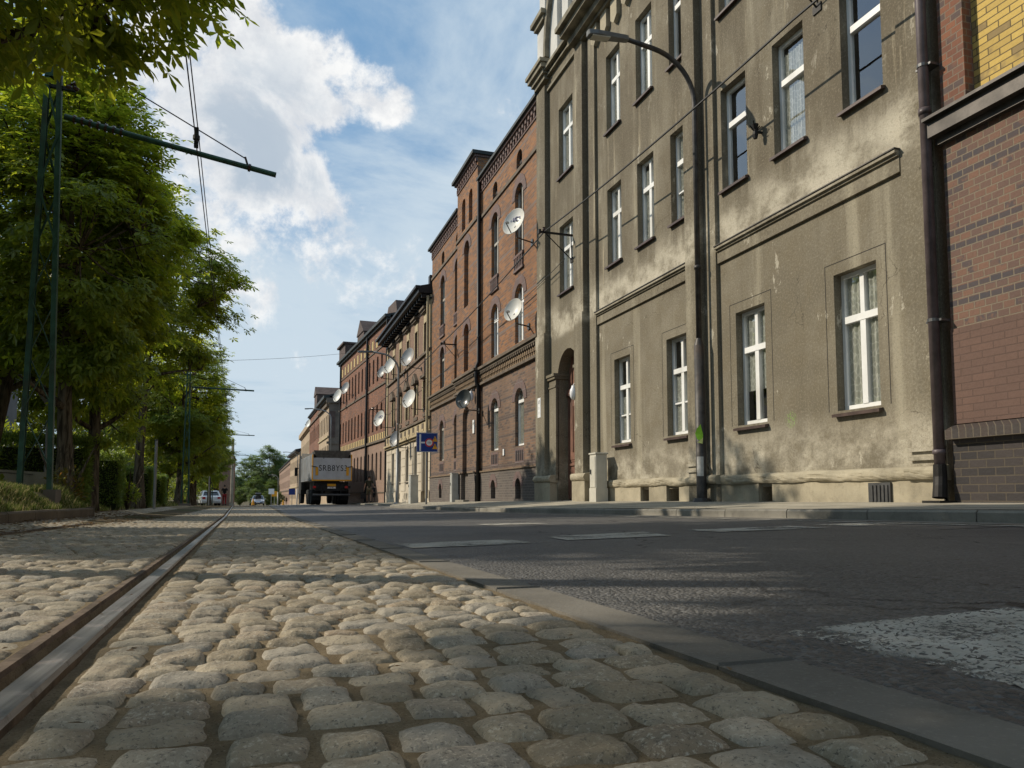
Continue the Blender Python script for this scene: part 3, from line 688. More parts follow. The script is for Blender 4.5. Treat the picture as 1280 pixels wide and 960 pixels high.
shell(mb, BL, -1, 11.3, 11); mb.quad((0, 0, 11.3), (BL, 0, 11.3), (BL, -11, 11.3), (0, -11, 11.3))
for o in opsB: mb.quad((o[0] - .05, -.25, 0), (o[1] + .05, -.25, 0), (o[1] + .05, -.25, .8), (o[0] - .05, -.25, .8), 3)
# projecting bay
ra0, ra1 = Q(25.02), Q(27.88); yb = .14; mid = (ra0 + ra1) / 2
rG = [(mid - .5, mid + .5, -1, 3.42, .4, .75)]; r1 = [(mid - .36, mid + .36, 4.72, 6.46, .34, .3)]; r2 = [(mid - .38, mid + .38, 7.1, 9.56, .36, .3)]
rA = [(mid - .75, mid - .25, 10.1, 11.32, .24, .3), (mid + .25, mid + .75, 10.1, 11.32, .24, .3)]
wallface(mb, ra0, ra1, -1, 1.02, [(mid - .5, mid + .5, -1, 1.02, 0, .75)], yb + .05, .3, 2)
wallface(mb, ra0, ra1, 1.02, 4.0, [(mid - .5, mid + .5, 1.02, 3.42, .4, .75)], yb, .3, 1)
wallface(mb, ra0, ra1, 4.0, 12.3, r1 + r2 + rA, yb, .3, 0)
for u in (ra0, ra1):
    mb.quad((u, -.0, -1), (u, yb, -1), (u, yb, 11.3), (u, -.0, 11.3)); mb.quad((u, -1.4, 11.3), (u, yb, 11.3), (u, yb, 12.3), (u, -1.4, 12.3))
mb.quad((ra0, -1.4, 11.3), (ra1, -1.4, 11.3), (ra1, -1.4, 12.3), (ra0, -1.4, 12.3))
mb.build('wall', [M['brickB'], M['brickBlow'], M['brickdark'], M['dark']], BB)
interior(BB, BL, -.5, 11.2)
am = MB()
for o in opsG + ops1 + ops2: am = MB(); archband(am, o, .26, -.01, .018); am.build('arch_band', M['brickarch'], BB)
for o in opsB: am = MB(); archband(am, o, .2, .04, .062); am.build('arch_band', M['brickarch'], BB)
for o in r1 + r2: am = MB(); archband(am, o, .24, yb - .01, yb + .018); am.build('arch_band', M['brickarch'], BB)
for i, o in enumerate(opsG): window(BB, *o[:4], -.10, 'white' if i < 2 else 'greywood', 'glass', sill=None, curtain=(.02, .98, 0, 1), split=.78, mull=(i > 1))
for i, o in enumerate(ops1): window(BB, *o[:4], -.10, 'white' if i in (0, 1) else 'greywood', 'glass' if i < 2 else 'dglass', sill=None, curtain=(.02, .98, 0, 1) if i == 0 else None, split=.7)
for i, o in enumerate(ops2): window(BB, *o[:4], -.10, 'greywood', 'glass' if i == 0 else 'dglass', sill=None, split=.6)
for o in opsA: window(BB, *o[:4], -.10, 'blackdoor', 'dglass', sill=None, mull=False, split=.5)
for o in r1 + r2: window(BB, *o[:4], yb - .28, 'white' if o in r1 else 'greywood', 'dglass', sill=None, split=.62)
for o in rA: window(BB, *o[:4], yb - .28, 'blackdoor', 'dglass', sill=None, mull=False, split=.5)
gm = MB()
def grille(u0, u1, z0, z1, y, n=4):
    gm.box(u0, y - .02, z0, u1, y + .006, z1)
    for k in range(n):
        w = (u1 - u0) / (2 * n + 1); x = u0 + w * (2 * k + 1)
        gm.box(x, y - .0, z0 + .07, x + w, y + .013, z1 - .07, 1)
for c in cs:
    gm = MB(); grille(Q(c) - HB, Q(c) + HB, 1.16, 1.60, .002); gm.build('slotted_panel', [M['brickarch'], M['black']], BB)
for c in cs:      # balustrades below the second-floor windows
    gm = MB()
    for k in range(6): gm.box(Q(c) - HB + .03 + k * .14, .0, 6.92, Q(c) - HB + .09 + k * .14, .05, 7.30)
    gm.box(Q(c) - HB - .03, -.01, 7.28, Q(c) + HB + .03, .06, 7.36); gm.box(Q(c) - HB - .03, -.01, 6.86, Q(c) + HB + .03, .06, 6.94)
    gm.box(Q(c) - HB, -.105, 6.94, Q(c) + HB, -.08, 7.3, 1)
    gm.build('parapet_panel', [M['brickarch'], M['black']], BB)
sm = MB()
def course(mbx, z0, z1, d, skip=True):
    mbx.box(-.0, -.02, z0, ra0 - .0, d, z1); mbx.box(ra1, -.02, z0, BL, d, z1); mbx.box(ra0 - d, yb - .02, z0, ra1 + d, yb + d, z1)
course(sm, 4.50, 4.58, .17); course(sm, 4.42, 4.50, .11); course(sm, 3.98, 4.06, .10)
n = int(BL / .17)
for k in range(n):
    u = k * BL / n; y = yb if ra0 < u < ra1 - .1 else 0
    sm.box(u, y - .01, 4.34, u + .085, y + .10, 4.42)
sm.build('string_course', M['stonedk'], BB); sm = MB()
course(sm, 9.86, 9.97, .05)
sm.build('string_course', M['stonedk'], BB)
fm = MB()
course(fm, 4.06, 4.34, .012)
for k in range(n):
    u = k * BL / n; y = yb if ra0 < u < ra1 - .1 else 0
    fm.box(u, y, 4.20, u + .11, y + .05, 4.33); fm.box(u + .02, y, 4.13, u + .06, y + .035, 4.20)
fm.build('frieze', M['frieze'], BB)
em = MB()
n2 = int(BL / .26)
def corb(u, y, z):
    em.box(u, y - .01, z - .14, u + .13, y + .07, z); em.box(u + .13, y - .01, z - .28, u + .24, y + .05, z - .14)
for k in range(n2):
    u = k * BL / n2
    if not (ra0 - .2 < u < ra1): corb(u, 0, 11.14)
for k in range(11): corb(ra0 + k * (ra1 - ra0) / 11, yb, 12.12)
for a, b in ((0, ra0), (ra1, BL)):
    em.box(a, -.02, 11.14, b, .12, 11.22); em.box(a, -.02, 10.80, b, .035, 10.85)
em.box(ra0 - .05, -1.4, 12.12, ra1 + .05, yb + .12, 12.2); em.box(ra0, yb - .02, 11.78, ra1, yb + .035, 11.83)
em.build('corbel_table', M['brickarch'], BB)
rm = MB()
for a, b in ((-.05, ra0), (ra1, BL + .1)): rm.box(a, -.4, 11.22, b, .20, 11.31)
rm.box(ra0 - .12, -1.5, 12.2, ra1 + .12, yb + .22, 12.32)
rm.prism([(-.4, 11.3), (-5.5, 13.2), (-11, 11.3)], 0.05, BL - .05, 'x')
rm.box(BL - .9, -2.2, 11.3, BL - .3, -1.2, 12.3, 0)
rm.build('roof', M['rooftin'], BB)
pc = MB(); pc.box(0, .05, 1.0, ra0, .09, 1.04); pc.box(ra1, .05, 1.0, BL, .09, 1.04); pc.box(ra0, yb + .05, 1.0, mid - .5, yb + .09, 1.04); pc.box(mid + .5, yb + .05, 1.0, ra1, yb + .09, 1.04); pc.build('plinth_cap', M['frieze'], BB)
dmm = MB(); dmm.box(mid - .52, yb - .78, -.3, mid + .52, yb - .72, 2.5); dmm.box(mid - .52, yb - .76, 2.5, mid + .52, yb - .68, 2.6); dmm.box(mid - .02, yb - .73, 0, mid + .02, yb - .70, 2.5)
for s_ in (-1, 1):
    for z0, z1 in ((.25, .95), (1.15, 2.3)): dmm.box(mid + s_ * .25 - .15, yb - .73, z0, mid + s_ * .25 + .15, yb - .705, z1)
dmm.box(mid - .52, yb - .78, 2.6, mid + .52, yb - .74, 3.5); dmm.build('door', M['blackdoor'], BB)
st = MB(); st.box(mid - .6, yb - .7, -.6, mid + .6, yb + .25, .06); st.build('doorstep', M['kerb'], BB)
pp = MB(); pp.tube([(ra0 - .1, .12, .0), (ra0 - .1, .12, 3.95), (ra0 - .1, .2, 4.1), (ra0 - .1, .2, 4.6), (ra0 - .1, .12, 4.8), (ra0 - .1, .12, 11.3)], .06, 10); pp.build('downpipe', M['black'], BB, smooth=True)

# ================================================================== bracketed-cornice tenement (muted brown brick, cream ground floor)
zb = -.12
CB, CL = building('bracketed_tenement', 'tenement with cream ground floor, pedimented windows and heavy black bracketed cornice', 33.06, FX + .02, 45.7, FX + .06)
P_ = lambda s: s - 33.06
cc = [34.35, 36.6, 38.85, 41.1, 43.35]
o2 = [(P_(c) - .36, P_(c) + .36, 6.9, 8.26) for c in cc]; o1 = [(P_(c) - .36, P_(c) + .36, 4.15, 5.55) for c in cc]
o0 = [(P_(c) - .36, P_(c) + .36, .95, 2.62) for c in cc[1:]]; dr = [(P_(33.95), P_(34.95), -1, 2.75, 0, .6)]
mb = MB()
wallface(mb, 0, CL, -1, .42, [(P_(33.95), P_(34.95), -1, .42, 0, .6)] + [(P_(c) - .45 + k * .55, P_(c) - .2 + k * .55, .02, .34, 0, .3) for c in cc[1:] for k in (0, 1)], .06, .3, 1)
for c in cc[1:]:
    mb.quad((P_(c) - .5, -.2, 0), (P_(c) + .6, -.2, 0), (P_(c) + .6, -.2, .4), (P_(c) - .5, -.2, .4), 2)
wallface(mb, 0, CL, .42, 3.1, o0 + [(P_(33.95), P_(34.95), .42, 2.75, 0, .6)], 0, .16, 1)
wallface(mb, 0, CL, 3.1, 9.3, o1 + o2, 0, .16, 0)
shell(mb, CL, -1, 9.9, 11); mb.quad((0, 0, 9.3), (CL, 0, 9.3), (CL, -11, 9.9), (0, -11, 9.9))
for z in (.8, 1.2, 1.6, 2.0, 2.4, 2.8):      # rustication grooves as thin raised courses
    pass
mb.build('wall', [M['brick2'], M['cream'], M['dark']], CB)
ru = MB()
for zi in range(6):
    z0 = .46 + zi * .43
    x = .12
    edges = sorted([0.02, CL - .02] + [q for o in o0 for q in (o[0] - .1, o[1] + .1)] + [P_(33.85), P_(35.05)])
    for a, b in zip(edges[::2], edges[1::2]):
        nseg = max(1, int((b - a) / .8)); 
        for k in range(nseg): ru.box(a + (b - a) * k / nseg + .012, -.01, z0, a + (b - a) * (k + 1) / nseg - .012, .022, z0 + .405)
ru.build('rustication', M['cream'], CB)
for o in o2 + o1: window(CB, *o[:4], -.15, 'stonedk' if o in o1 else 'greywood', 'dglass', sill=None, split=.62)
for o in o0: window(CB, *o[:4], -.15, 'blackdoor', 'dglass', sill='stonedk', split=.55)
tr = MB()
for o in o2:
    a, b, c, e = o; tr.box(a - .02, -.01, e + .003, b + .02, .03, e + .42); tr.box(a - .12, -.01, c, a - .004, .03, e); tr.box(b + .004, -.01, c, b + .12, .03, e)
for s in (0.0, CL - .35): tr.box(s, -.01, 3.2, s + .35, .06, 9.25)
tr.box(0, -.02, 3.02, CL, .22, 3.12); tr.box(0, -.02, 2.92, CL, .12, 3.02); tr.box(0, -.02, 3.12, CL, .04, 3.62)
for o in o1:
    a, b, c, e = o; tr.box(a - .16, -.01, c - .02, a - .004, .06, e); tr.box(b + .004, -.01, c - .02, b + .16, .06, e)
for k in range(11): tr.box(.25 + k * CL / 11, .03, 3.2, .75 + k * CL / 11, .07, 3.3); 
tr.build('stone_trim', M['stone2'], CB)
hd = MB()
for o in o2:
    a, b, c, e = o; hd.box(a - .14, -.01, e + .46, b + .14, .16, e + .56); hd.box(a - .18, -.01, e + .56, b + .18, .24, e + .66); hd.box(a - .1, -.01, e + .42, b + .1, .1, e + .46)
for i, o in enumerate(o1):
    a, b, c, e = o; hd.box(a - .2, -.01, e + .10, b + .2, .18, e + .22)
    m_ = (a + b) / 2
    if i: hd.prism([(a - .22, e + .22), (b + .22, e + .22), (m_, e + .62)], -.01, .16, 'y')
    hd.box(a - .1, -.01, c - .28, b + .1, .04, c - .12)
hd.box(0, -.02, 6.72, CL, .10, 6.84); hd.box(0, -.02, 3.66, CL, .12, 3.76)
for k in range(11): hd.box(.3 + k * CL / 11, .03, 3.30, .7 + k * CL / 11, .062, 3.56)
hd.build('window_hood', M['stonedk'], CB)
cn = MB(); cn.box(-.02, -.05, 9.3, CL + .15, .62, 9.5); cn.box(-.02, -.05, 9.5, CL + .2, .75, 9.62); cn.box(-.02, -.05, 9.05, CL, .12, 9.14)
for k in range(22):
    u = .1 + k * CL / 22; cn.box(u, -.02, 9.12, u + .16, .45, 9.3)
cn.prism([(-.3, 9.62), (.55, 9.62), (-3, 10.5), (-11, 10.0)], 0, CL, 'x'); cn.box(.02, -1.0, 9.6, .35, .1, 10.15)
cn.build('cornice', M['black'], CB)
ch = MB(); ch.box(.4, -2.5, 9.7, 1.3, -1.6, 11.0); ch.build('chimney', M['cream'], CB)
dd = MB(); dd.box(P_(33.9), -.62, -.3, P_(35.0), -.56, 2.8); dd.build('door', M['blackdoor'], CB)
dq = MB(); dq.tube([(.10, .16, .1), (.10, .16, 9.2)], .07, 8); dq.build('downpipe', M['stone2'], CB)

# ================================================================== houses farther down the street
def row_house(name, label, s0, X0, s1, X1, zb, h, zones, rows, depth=10, eave=('rooftin', .3, .18), courses=(), win='dglass', frame='greywood', roofh=1.6, side=None):
    t, L = building(name, label, s0, X0, s1, X1, zb)
    mats = [M[z[2]] for z in zones]
    mb = MB()
    allops = []
    for (z0, z1, n, w, rise) in rows:
        for k in range(n):
            c = L * (k + .5) / n; allops.append((c - w / 2, c + w / 2, z0, z1, rise, .14))
    for i, (z0, z1, _) in enumerate(zones):
        wallface(mb, 0, L, z0, z1, [o for o in allops if z0 <= o[2] and o[3] <= z1], 0, .14, i)
    top = len(zones) - 1
    shell(mb, L, -1.5, h, depth, top)
    mb.build('wall', mats, t)
    for o in allops: window(t, o[0], o[1], o[2], o[3], -.12, frame, win, sill=None, split=.62, mull=(o[1] - o[0]) > .6)
    rm = MB()
    rm.box(-.15, -.05, h, L + .15, eave[1], h + eave[2]); rm.box(-.05, -.05, h - .15, L + .05, eave[1] * .5, h)
    rm.prism([(eave[1] - .05, h + eave[2]), (-depth / 2, h + roofh), (-depth, h)], 0, L, 'x')
    rm.build('roof', M[eave[0]], t)
    for zc, d, hh, mm in courses:
        q = MB(); q.box(-.01, -.02, zc, L + .01, d, zc + hh); q.build('string_course', M[mm], t)
    return t, L
T3, L3 = row_house('deep_red_tenement', 'deep red brick tenement with ochre attic panels and tan ground floor', 45.8, 7.25, 64.2, 6.12, -.35, 11.45,
    [(-1.5, 3.95, 'brick3low'), (3.95, 11.45, 'brick3')],
    [(1.55, 3.35, 14, .52, .15), (4.75, 6.45, 14, .52, .15), (7.95, 9.6, 14, .52, .15)],
    courses=[(3.95, .12, .14, 'stonedk'), (7.5, .07, .12, 'stonedk'), (9.95, .05, .10, 'stonedk'), (.75, .05, .06, 'stonedk')])
q = MB()
for k in range(26):
    if k % 2 == 0: q.box(.5 + k * .68, -.01, 10.2, .5 + k * .68 + .5, .03, 10.85)
q.box(0, -.01, 4.11, L3, .03, 4.52)
for k in range(26): q.box(.95 + k * .68, .0, 4.15, 1.12 + k * .68, .055, 4.5, 1)
for k in range(13): q.box(1.12 + k * 1.36, -.01, 10.2, 1.34 + k * 1.36, .02, 10.85, 1)
q.build('ochre_panel', [M['ochre'], M['stonedk']], T3)
q = MB(); q.tube([(6.2, .12, 0), (6.2, .12, 11.5)], .09, 8); q.tube([(17.6, .1, 0), (17.6, .1, 11.5)], .07, 8); q.tube([(.15, .1, 0), (.15, .1, 11.5)], .06, 8); q.build('downpipe', M['black'], T3)
q = MB(); q.box(7.4, -2.2, 11.4, 9.8, .16, 12.1); q.prism([(7.3, 12.1), (9.9, 12.1), (8.6, 13.1)], -2.4, .22, 'y'); q.build('dormer', M['rooftile'], T3)
q = MB(); q.box(.2, -5, 11.4, 3.2, -.6, 11.9); q.prism([(.1, 11.9), (3.3, 11.9), (2.6, 12.7), (.5, 12.7)], -5, -.5, 'y'); q.build('hipped_roof', M['rooftile'], T3); q = MB(); q.box(15.4, -3, 11.4, 18.35, .12, 12.7); q.box(15.3, -3.1, 12.7, 18.45, .3, 12.85); q.build('chimney', M['rooftile'], T3)

T4, L4 = row_house('dark_gable_tenement', 'tan tenement with dark end wall facing the side street behind the tipper truck', 80.0, 6.55, 90.5, 6.35, -.75, 11.0,
    [(-1.5, 3.6, 'tan'), (3.6, 11.0, 'tan')], [(.9, 2.7, 6, .7, 0), (4.4, 6.2, 6, .75, 0), (7.6, 9.4, 6, .75, 0)], eave=('rooftin', .55, .3), courses=[(3.5, .2, .2, 'stone2'), (7.0, .12, .15, 'stone2'), (10.2, .25, .3, 'stonedk')])
q = MB(); q.box(-.02, -9, -1, .0, .0, 11.0); q.box(-.25, -9, 10.55, -.02, .3, 11.05); q.box(-.12, -9, 6.3, -.02, .2, 6.55); q.build('end_wall', M['greybld'], T4)
q = MB(); q.box(-.10, -.62, 7.0, -.02, -.04, 9.7); q.box(-.10, -.62, 1.0, -.02, -.04, 5.4); q.build('brick_infill', M['rooftile'], T4)
T5, L5 = row_house('far_brick_tenement', 'narrow red brick tenement with a tall gable, next after the dark end wall', 90.6, 6.35, 105.5, 6.15, -.95, 11.6,
    [(-1.5, 11.6, 'brick3')], [(1.2, 2.9, 8, .7, .2), (4.6, 6.4, 8, .7, .2), (7.9, 9.6, 8, .7, .2)], courses=[(3.6, .12, .2, 'stonedk'), (10.4, .15, .2, 'stonedk')])
q = MB(); q.box(1.5, -3, 11.5, 5.2, .2, 13.2); q.prism([(1.4, 13.2), (5.3, 13.2), (3.35, 14.3)], -3.2, .3, 'y'); q.build('gable', M['rooftile'], T5)
T6, L6 = row_house('far_tan_tenement', 'pale tan tenement with a flat cornice beyond the red gabled one', 105.6, 6.35, 131, 6.3, -1.1, 10.6,
    [(-1.5, 10.6, 'tan')], [(1.2, 2.9, 12, .8, 0), (4.4, 6.2, 12, .8, 0), (7.4, 9.1, 12, .8, 0)], eave=('tan', .4, .7), courses=[(3.5, .15, .25, 'stone2'), (6.9, .1, .15, 'stone2')])
T7, L7 = row_house('low_dark_roof_tenement', 'tan tenement with grey end wall and dark overhanging roof, before the long brick row', 155, 7.2, 183, 6.5, -1.6, 10.6,
    [(-1.5, 10.6, 'tan')], [(1.2, 2.9, 12, .9, 0), (4.4, 6.2, 12, .9, 0), (7.4, 9.1, 12, .9, 0)], eave=('black', .8, .4), courses=[(3.5, .15, .25, 'stone2')])
q = MB(); q.box(-.04, -9, -1, .0, -.0, 10.6); q.build('end_wall', M['greybld'], T7)
T8, L8 = row_house('long_brick_row', 'long low brick row house closing the right side at the far end of the street', 188, 6.75, 270, 6.1, -2.1, 10.9,
    [(-1.5, 10.9, 'brick3low')], [(1.2, 2.9, 26, 1.0, .2), (4.4, 6.2, 26, 1.0, .2), (7.4, 9.1, 26, 1.0, .2)], courses=[(3.5, .15, .3, 'stonedk'), (10.0, .2, .3, 'stonedk')])
q = MB()
for k in range(9): q.box(4 + k * 8.5, -4, 11, 5.2 + k * 8.5, -3, 13.2)
q.build('chimney', M['brick3'], T8)

# left side, behind the trees
HB_, LH = building('grey_corner_house', 'grey house with a white balcony rail, glimpsed behind the trees at the left edge', 36.0, -9.6, 28.0, -9.6, .2)
mb = MB(); wallface(mb, 0, LH, -.5, 9, [(1, 2.2, 1, 2.6, 0, .14), (4, 5.2, 1, 2.6, 0, .14), (1, 2.2, 4.2, 6.0, 0, .14), (4, 5.2, 4.2, 6.0, 0, .14)], 0, .14); shell(mb, LH, -.5, 9, 8); mb.quad((0, 0, 9), (LH, 0, 9), (LH, -8, 9), (0, -8, 9)); mb.build('wall', M['house'], HB_)
for o in ((1, 2.2, 1, 2.6), (4, 5.2, 1, 2.6), (1, 2.2, 4.2, 6.0), (4, 5.2, 4.2, 6.0)): window(HB_, *o, -.12, gm='dglass', sill=None)
q = MB(); q.box(LH - .02, -4, 2.4, LH + .9, -.2, 2.55); q.build('balcony', M['house'], HB_)
q = MB(); q.box(LH + .85, -4, 3.5, LH + .9, -.2, 3.56); q.box(LH + .85, -4, 2.6, LH + .9, -.2, 2.66)
for k in range(22): q.box(LH + .86, -4 + k * .175, 2.66, LH + .89, -3.92 + k * .175, 3.5)
q.build('balcony_rail', M['white'], HB_)
GH, LG = building('brown_gatehouse', 'narrow brown brick building end beside the tracks beyond the tree row', 92, -2.75, 82, -2.75, -.7)
mb = MB(); wallface(mb, 0, LG, -.8, 4.9, [(6, 7, 1.2, 2.6, 0, .12), (3, 4, 1.2, 2.6, 0, .12)], 0, .12); shell(mb, LG, -.8, 4.9, 1.2); mb.quad((0, 0, 4.9), (LG, 0, 4.9), (LG, -1.2, 4.9), (0, -1.2, 4.9)); mb.build('wall', M['brick3low'], GH)
for o in ((6, 7, 1.2, 2.6), (3, 4, 1.2, 2.6)): window(GH, *o, -.1, gm='dglass', sill=None)
q = MB(); q.box(-.1, -1.3, 4.9, LG + .1, .12, 5.05); q.build('roof', M['rooftile'], GH)
cpole = thing('concrete_pole', 'tall weathered concrete pole standing before the brown gatehouse', 'pole', (-2.62, 79, -.62))
q = MB(); q.tube([(0, 0, 0), (0, 0, 6.4)], [.16, .11], 10); q.build('shaft', M['oldwall'], cpole); q = MB(); q.box(-.2, -.2, -.2, .2, .2, .12); q.build('base', M['oldwall'], cpole)

# ================================================================== ground
def sheet(mb, xs, ss, zf, m=0, jit=None):
    o = len(mb.v); nx = len(xs)
    for s in ss:
        for x in xs:
            X = x(s) if callable(x) else x
            mb.v.append((X, s, zf(X, s)))
    for i in range(len(ss) - 1):
        for j in range(nx - 1):
            mb.f.append((o + i * nx + j, o + i * nx + j + 1, o + (i + 1) * nx + j + 1, o + (i + 1) * nx + j)); mb.m.append(m)
SS = [-30, -15, -6, -3, 0, 2, 4, 6, 8, 10, 12, 14, 17, 20, 25, 29, 31, 33.5, 38, 44, 50, 56, 70, 90, 120, 160, 220, 300, 420, 700, 1200, 2500, 4000]
mb = MB()
sheet(mb, [-1500, -400, -120, -60, -30, -12, -6, -4, lambda s: XR2(s) - .6 if s < 60 else XR2(60) - .6, -1, .6, 3, 4.4, 7.2, 12, 30, 60, 200, 1500], SS, lambda X, s: gz(X, s) - .055 - (0 if s < 200 else .0) )
struct(mb.build('ground', M['terrain']))
# setts: every stone its own dome, sand in the joints
def XL(s): return max(-3.4, XR2(s) - .9) if s < 13 else (XR2(s) - .75)
def sett_field():
    V = []; F = []; T = []; rng = random.Random(3)
    base = 0
    def stone(cx, cy, w, d, n, hz, tilt, tint, seed, rot):
        nonlocal base
        g = np.linspace(-1, 1, n)
        A, B = np.meshgrid(g, g)
        x = A * np.sqrt(1 - .09 * B ** 4) * w / 2; y = B * np.sqrt(1 - .12 * A ** 4) * d / 2
        dome = (1 - np.abs(A) ** 7) * (1 - np.abs(B) ** 6)
        z = hz * (np.clip(dome, 0, 1) ** .6 * .74 + .26 * (1 - A * A) * (1 - B * B))
        cr, sr = math.cos(rot), math.sin(rot)
        for i in range(n):
            for j in range(n):
                px = cx + x[i, j] * cr - y[i, j] * sr; py = cy + x[i, j] * sr + y[i, j] * cr
                e = 1.0
                nz = 0
                if n > 5:
                    nz = mnoise.noise(Vector((px * 34, py * 34, seed))) * .0034 + mnoise.noise(Vector((px * 85, py * 85, seed))) * .0021
                    q = mnoise.noise_vector(Vector((px * 26, py * 26, seed + 3))); px += q.x * .0042; py += q.y * .0042
                V.append((px, py, gz(px, py) - .0125 + z[i, j] + nz * (.3 + dome[i, j]) + tilt[0] * x[i, j] + tilt[1] * y[i, j])); T.append(tint)
        for i in range(n - 1):
            for j in range(n - 1):
                a = base + i * n + j; F.append((a, a + 1, a + n + 1, a + n))
        base += n * n
    def zone(xa, xb, s0, s1, seed):
        rng = random.Random(seed); s = s0
        while s < s1:
            d = rng.uniform(.064, .084) if s < 20 else .13
            a = xa(s); b = xb(s); a = max(a, -.34 * s - 1.3)
            n = 13 if s < 1.7 else (9 if s < 3.2 else (6 if s < 8 else 4))
            x = a + rng.uniform(0, .05) if a > xa(s) + .01 else a + .004
            bow = rng.uniform(-.008, .008)
            while x < b - .03:
                w = rng.uniform(.062, .104) if s < 20 else rng.uniform(.10, .15)
                if b - (x + w) < .05: w = b - x - .004
                if w > .14: w *= .55
                low = rng.random() < .16
                stone(x + w / 2, s + d / 2 + bow * math.sin((x - a) * 3) + rng.gauss(0, .0022), w - rng.uniform(.001, .008), d - rng.uniform(.001, .008), n,
                      rng.uniform(.0115, .0170) - (.003 if low else 0), (rng.gauss(0, .028), rng.gauss(0, .03)), rng.random(), rng.random() * 50, rng.gauss(0, .03))
                x += w
            s += d
    zone(lambda s: XR(s) + .012, lambda s: .535, .28, 46, 11)
    zone(lambda s: XR2(s) + .105, lambda s: XR(s) - .094, .28, 40, 12)
    zone(XL, lambda s: XR2(s) - .012, 1.5, 30, 13)
    me = bpy.data.meshes.new('cobblestone_paving')
    nb = len(V)
    # sand bed
    bed = MB()
    ss = list(np.arange(.0, 3.2, .03)) + list(np.arange(3.2, 14, .16)) + list(np.arange(14, 62, 1.2))
    def bz(X, s): return gz(X, s) - .0080 + (mnoise.noise(Vector((X * 22, s * 22, 1))) * .0022 + mnoise.noise(Vector((X * 5, s * 5, 4))) * .0034 if s < 5 else 0)
    def fx(k, a, b, n): return lambda s: a(s) + (b(s) - a(s)) * k / n
    za = lambda s: XR(s) - .002; zb_ = lambda s: .553
    sheet(bed, [fx(k, za, zb_, 30) for k in range(31)], ss, bz)
    za2 = lambda s: XR2(s) - .0; zb2 = lambda s: XR(s) - .084
    sheet(bed, [fx(k, za2, zb2, 44) for k in range(45)], ss, bz)
    za3 = lambda s: max(-9.0, XL(s) - (.3 if s < 13 else 1.4)); zb3 = lambda s: XR2(s)
    sheet(bed, [fx(k, za3, zb3, 10) for k in range(11)], [q for q in ss if q < 46], bz)
    F2 = [tuple(i + nb for i in f) for f in bed.f]
    me.from_pydata(V + bed.v, [], F + F2)
    me.materials.append(M['stone']); me.materials.append(M['sand'])
    me.polygons.foreach_set('material_index', [0] * len(F) + [1] * len(F2))
    me.polygons.foreach_set('use_smooth', [True] * (len(F) + len(F2)))
    at = me.attributes.new('tint', 'FLOAT', 'POINT'); at.data.foreach_set('value', T + [.5] * len(bed.v))
    me.update()
    o = bpy.data.objects.new('cobblestone_paving', me); COL.objects.link(o); struct(o)
sett_field()
# tram rails
def rail(XO, sgn, label):
    prof = [(-.004, -.05), (0, .001), (-.003, .007), (-.034, .008), (-.037, .003), (-.042, -.022), (-.060, -.026), (-.066, -.004), (-.068, .0035), (-.083, .0035), (-.086, -.05)]
    ss = list(np.arange(.0, 6, .12)) + list(np.arange(6, 30, 1.0)) + list(np.arange(30, 120, 4.0))
    vs = []; fs = []; ms = []; n = len(prof)
    mid = -.043
    for s in ss:
        for (x, z) in prof:
            xx = x if sgn > 0 else (-.086 - x)
            X = XO(s) + xx; w = 0
            if s < 6 and z < .007: w = mnoise.noise(Vector((x * 90, s * 9, 2))) * .0022
            vs.append((X, s, gz(min(max(X, XR2(s) - .05), .3), s) + z + w))
    mk = [1, 0, 0, 1, 1, 2, 2, 1, 1, 1]
    o = MB()
    for i in range(len(ss) - 1):
        for j in range(n - 1): fs.append((i * n + j, i * n + j + 1, (i + 1) * n + j + 1, (i + 1) * n + j)); ms.append(mk[j])
    o.v = vs; o.f = fs; o.m = ms
    ob = o.build('tram_rail', [M['steel'], M['rust'], M['sand']])
    return tag(ob, label, 'rail', 'tram rails set in the setts')
rail(XR, 1, 'grooved tram rail with a bright worn head running through the setts in front')
rail(XR2, -1, 'dull tram rail half buried in setts beside the grassy verge')
# gutter band of flat concrete slabs
mb = MB(); s = -.1; k = 0; r = random.Random(5)
while s < 60:
    e = s + .945; n = 3
    for i in range(n):
        a, b = s + .002 + (e - s - .004) * i / n, s + .002 + (e - s - .004) * (i + 1) / n
        dz = .0
        pts = [(.552, a), (.664, a), (.664, b), (.552, b)]
        tz = [gz(.6, p[1]) - .0015 for p in pts]
        mb.quad(*[(p[0], p[1], z) for p, z in zip(pts, tz)])
        mb.quad((.552, a, tz[0] - .05), (.552, a, tz[0]), (.552, b, tz[3]), (.552, b, tz[3] - .05)); mb.quad((.664, a, tz[1] - .05), (.664, a, tz[1]), (.664, b, tz[2]), (.664, b, tz[2] - .05))
        if i == 0: mb.quad((.552, a, tz[0] - .05), (.664, a, tz[0] - .05), (.664, a, tz[0]), (.552, a, tz[0]))
        if i == n - 1: mb.quad((.552, b, tz[0] - .05), (.664, b, tz[0] - .05), (.664, b, tz[0]), (.552, b, tz[0]))
    s = e
struct(mb.build('gutter', M['gutter']))
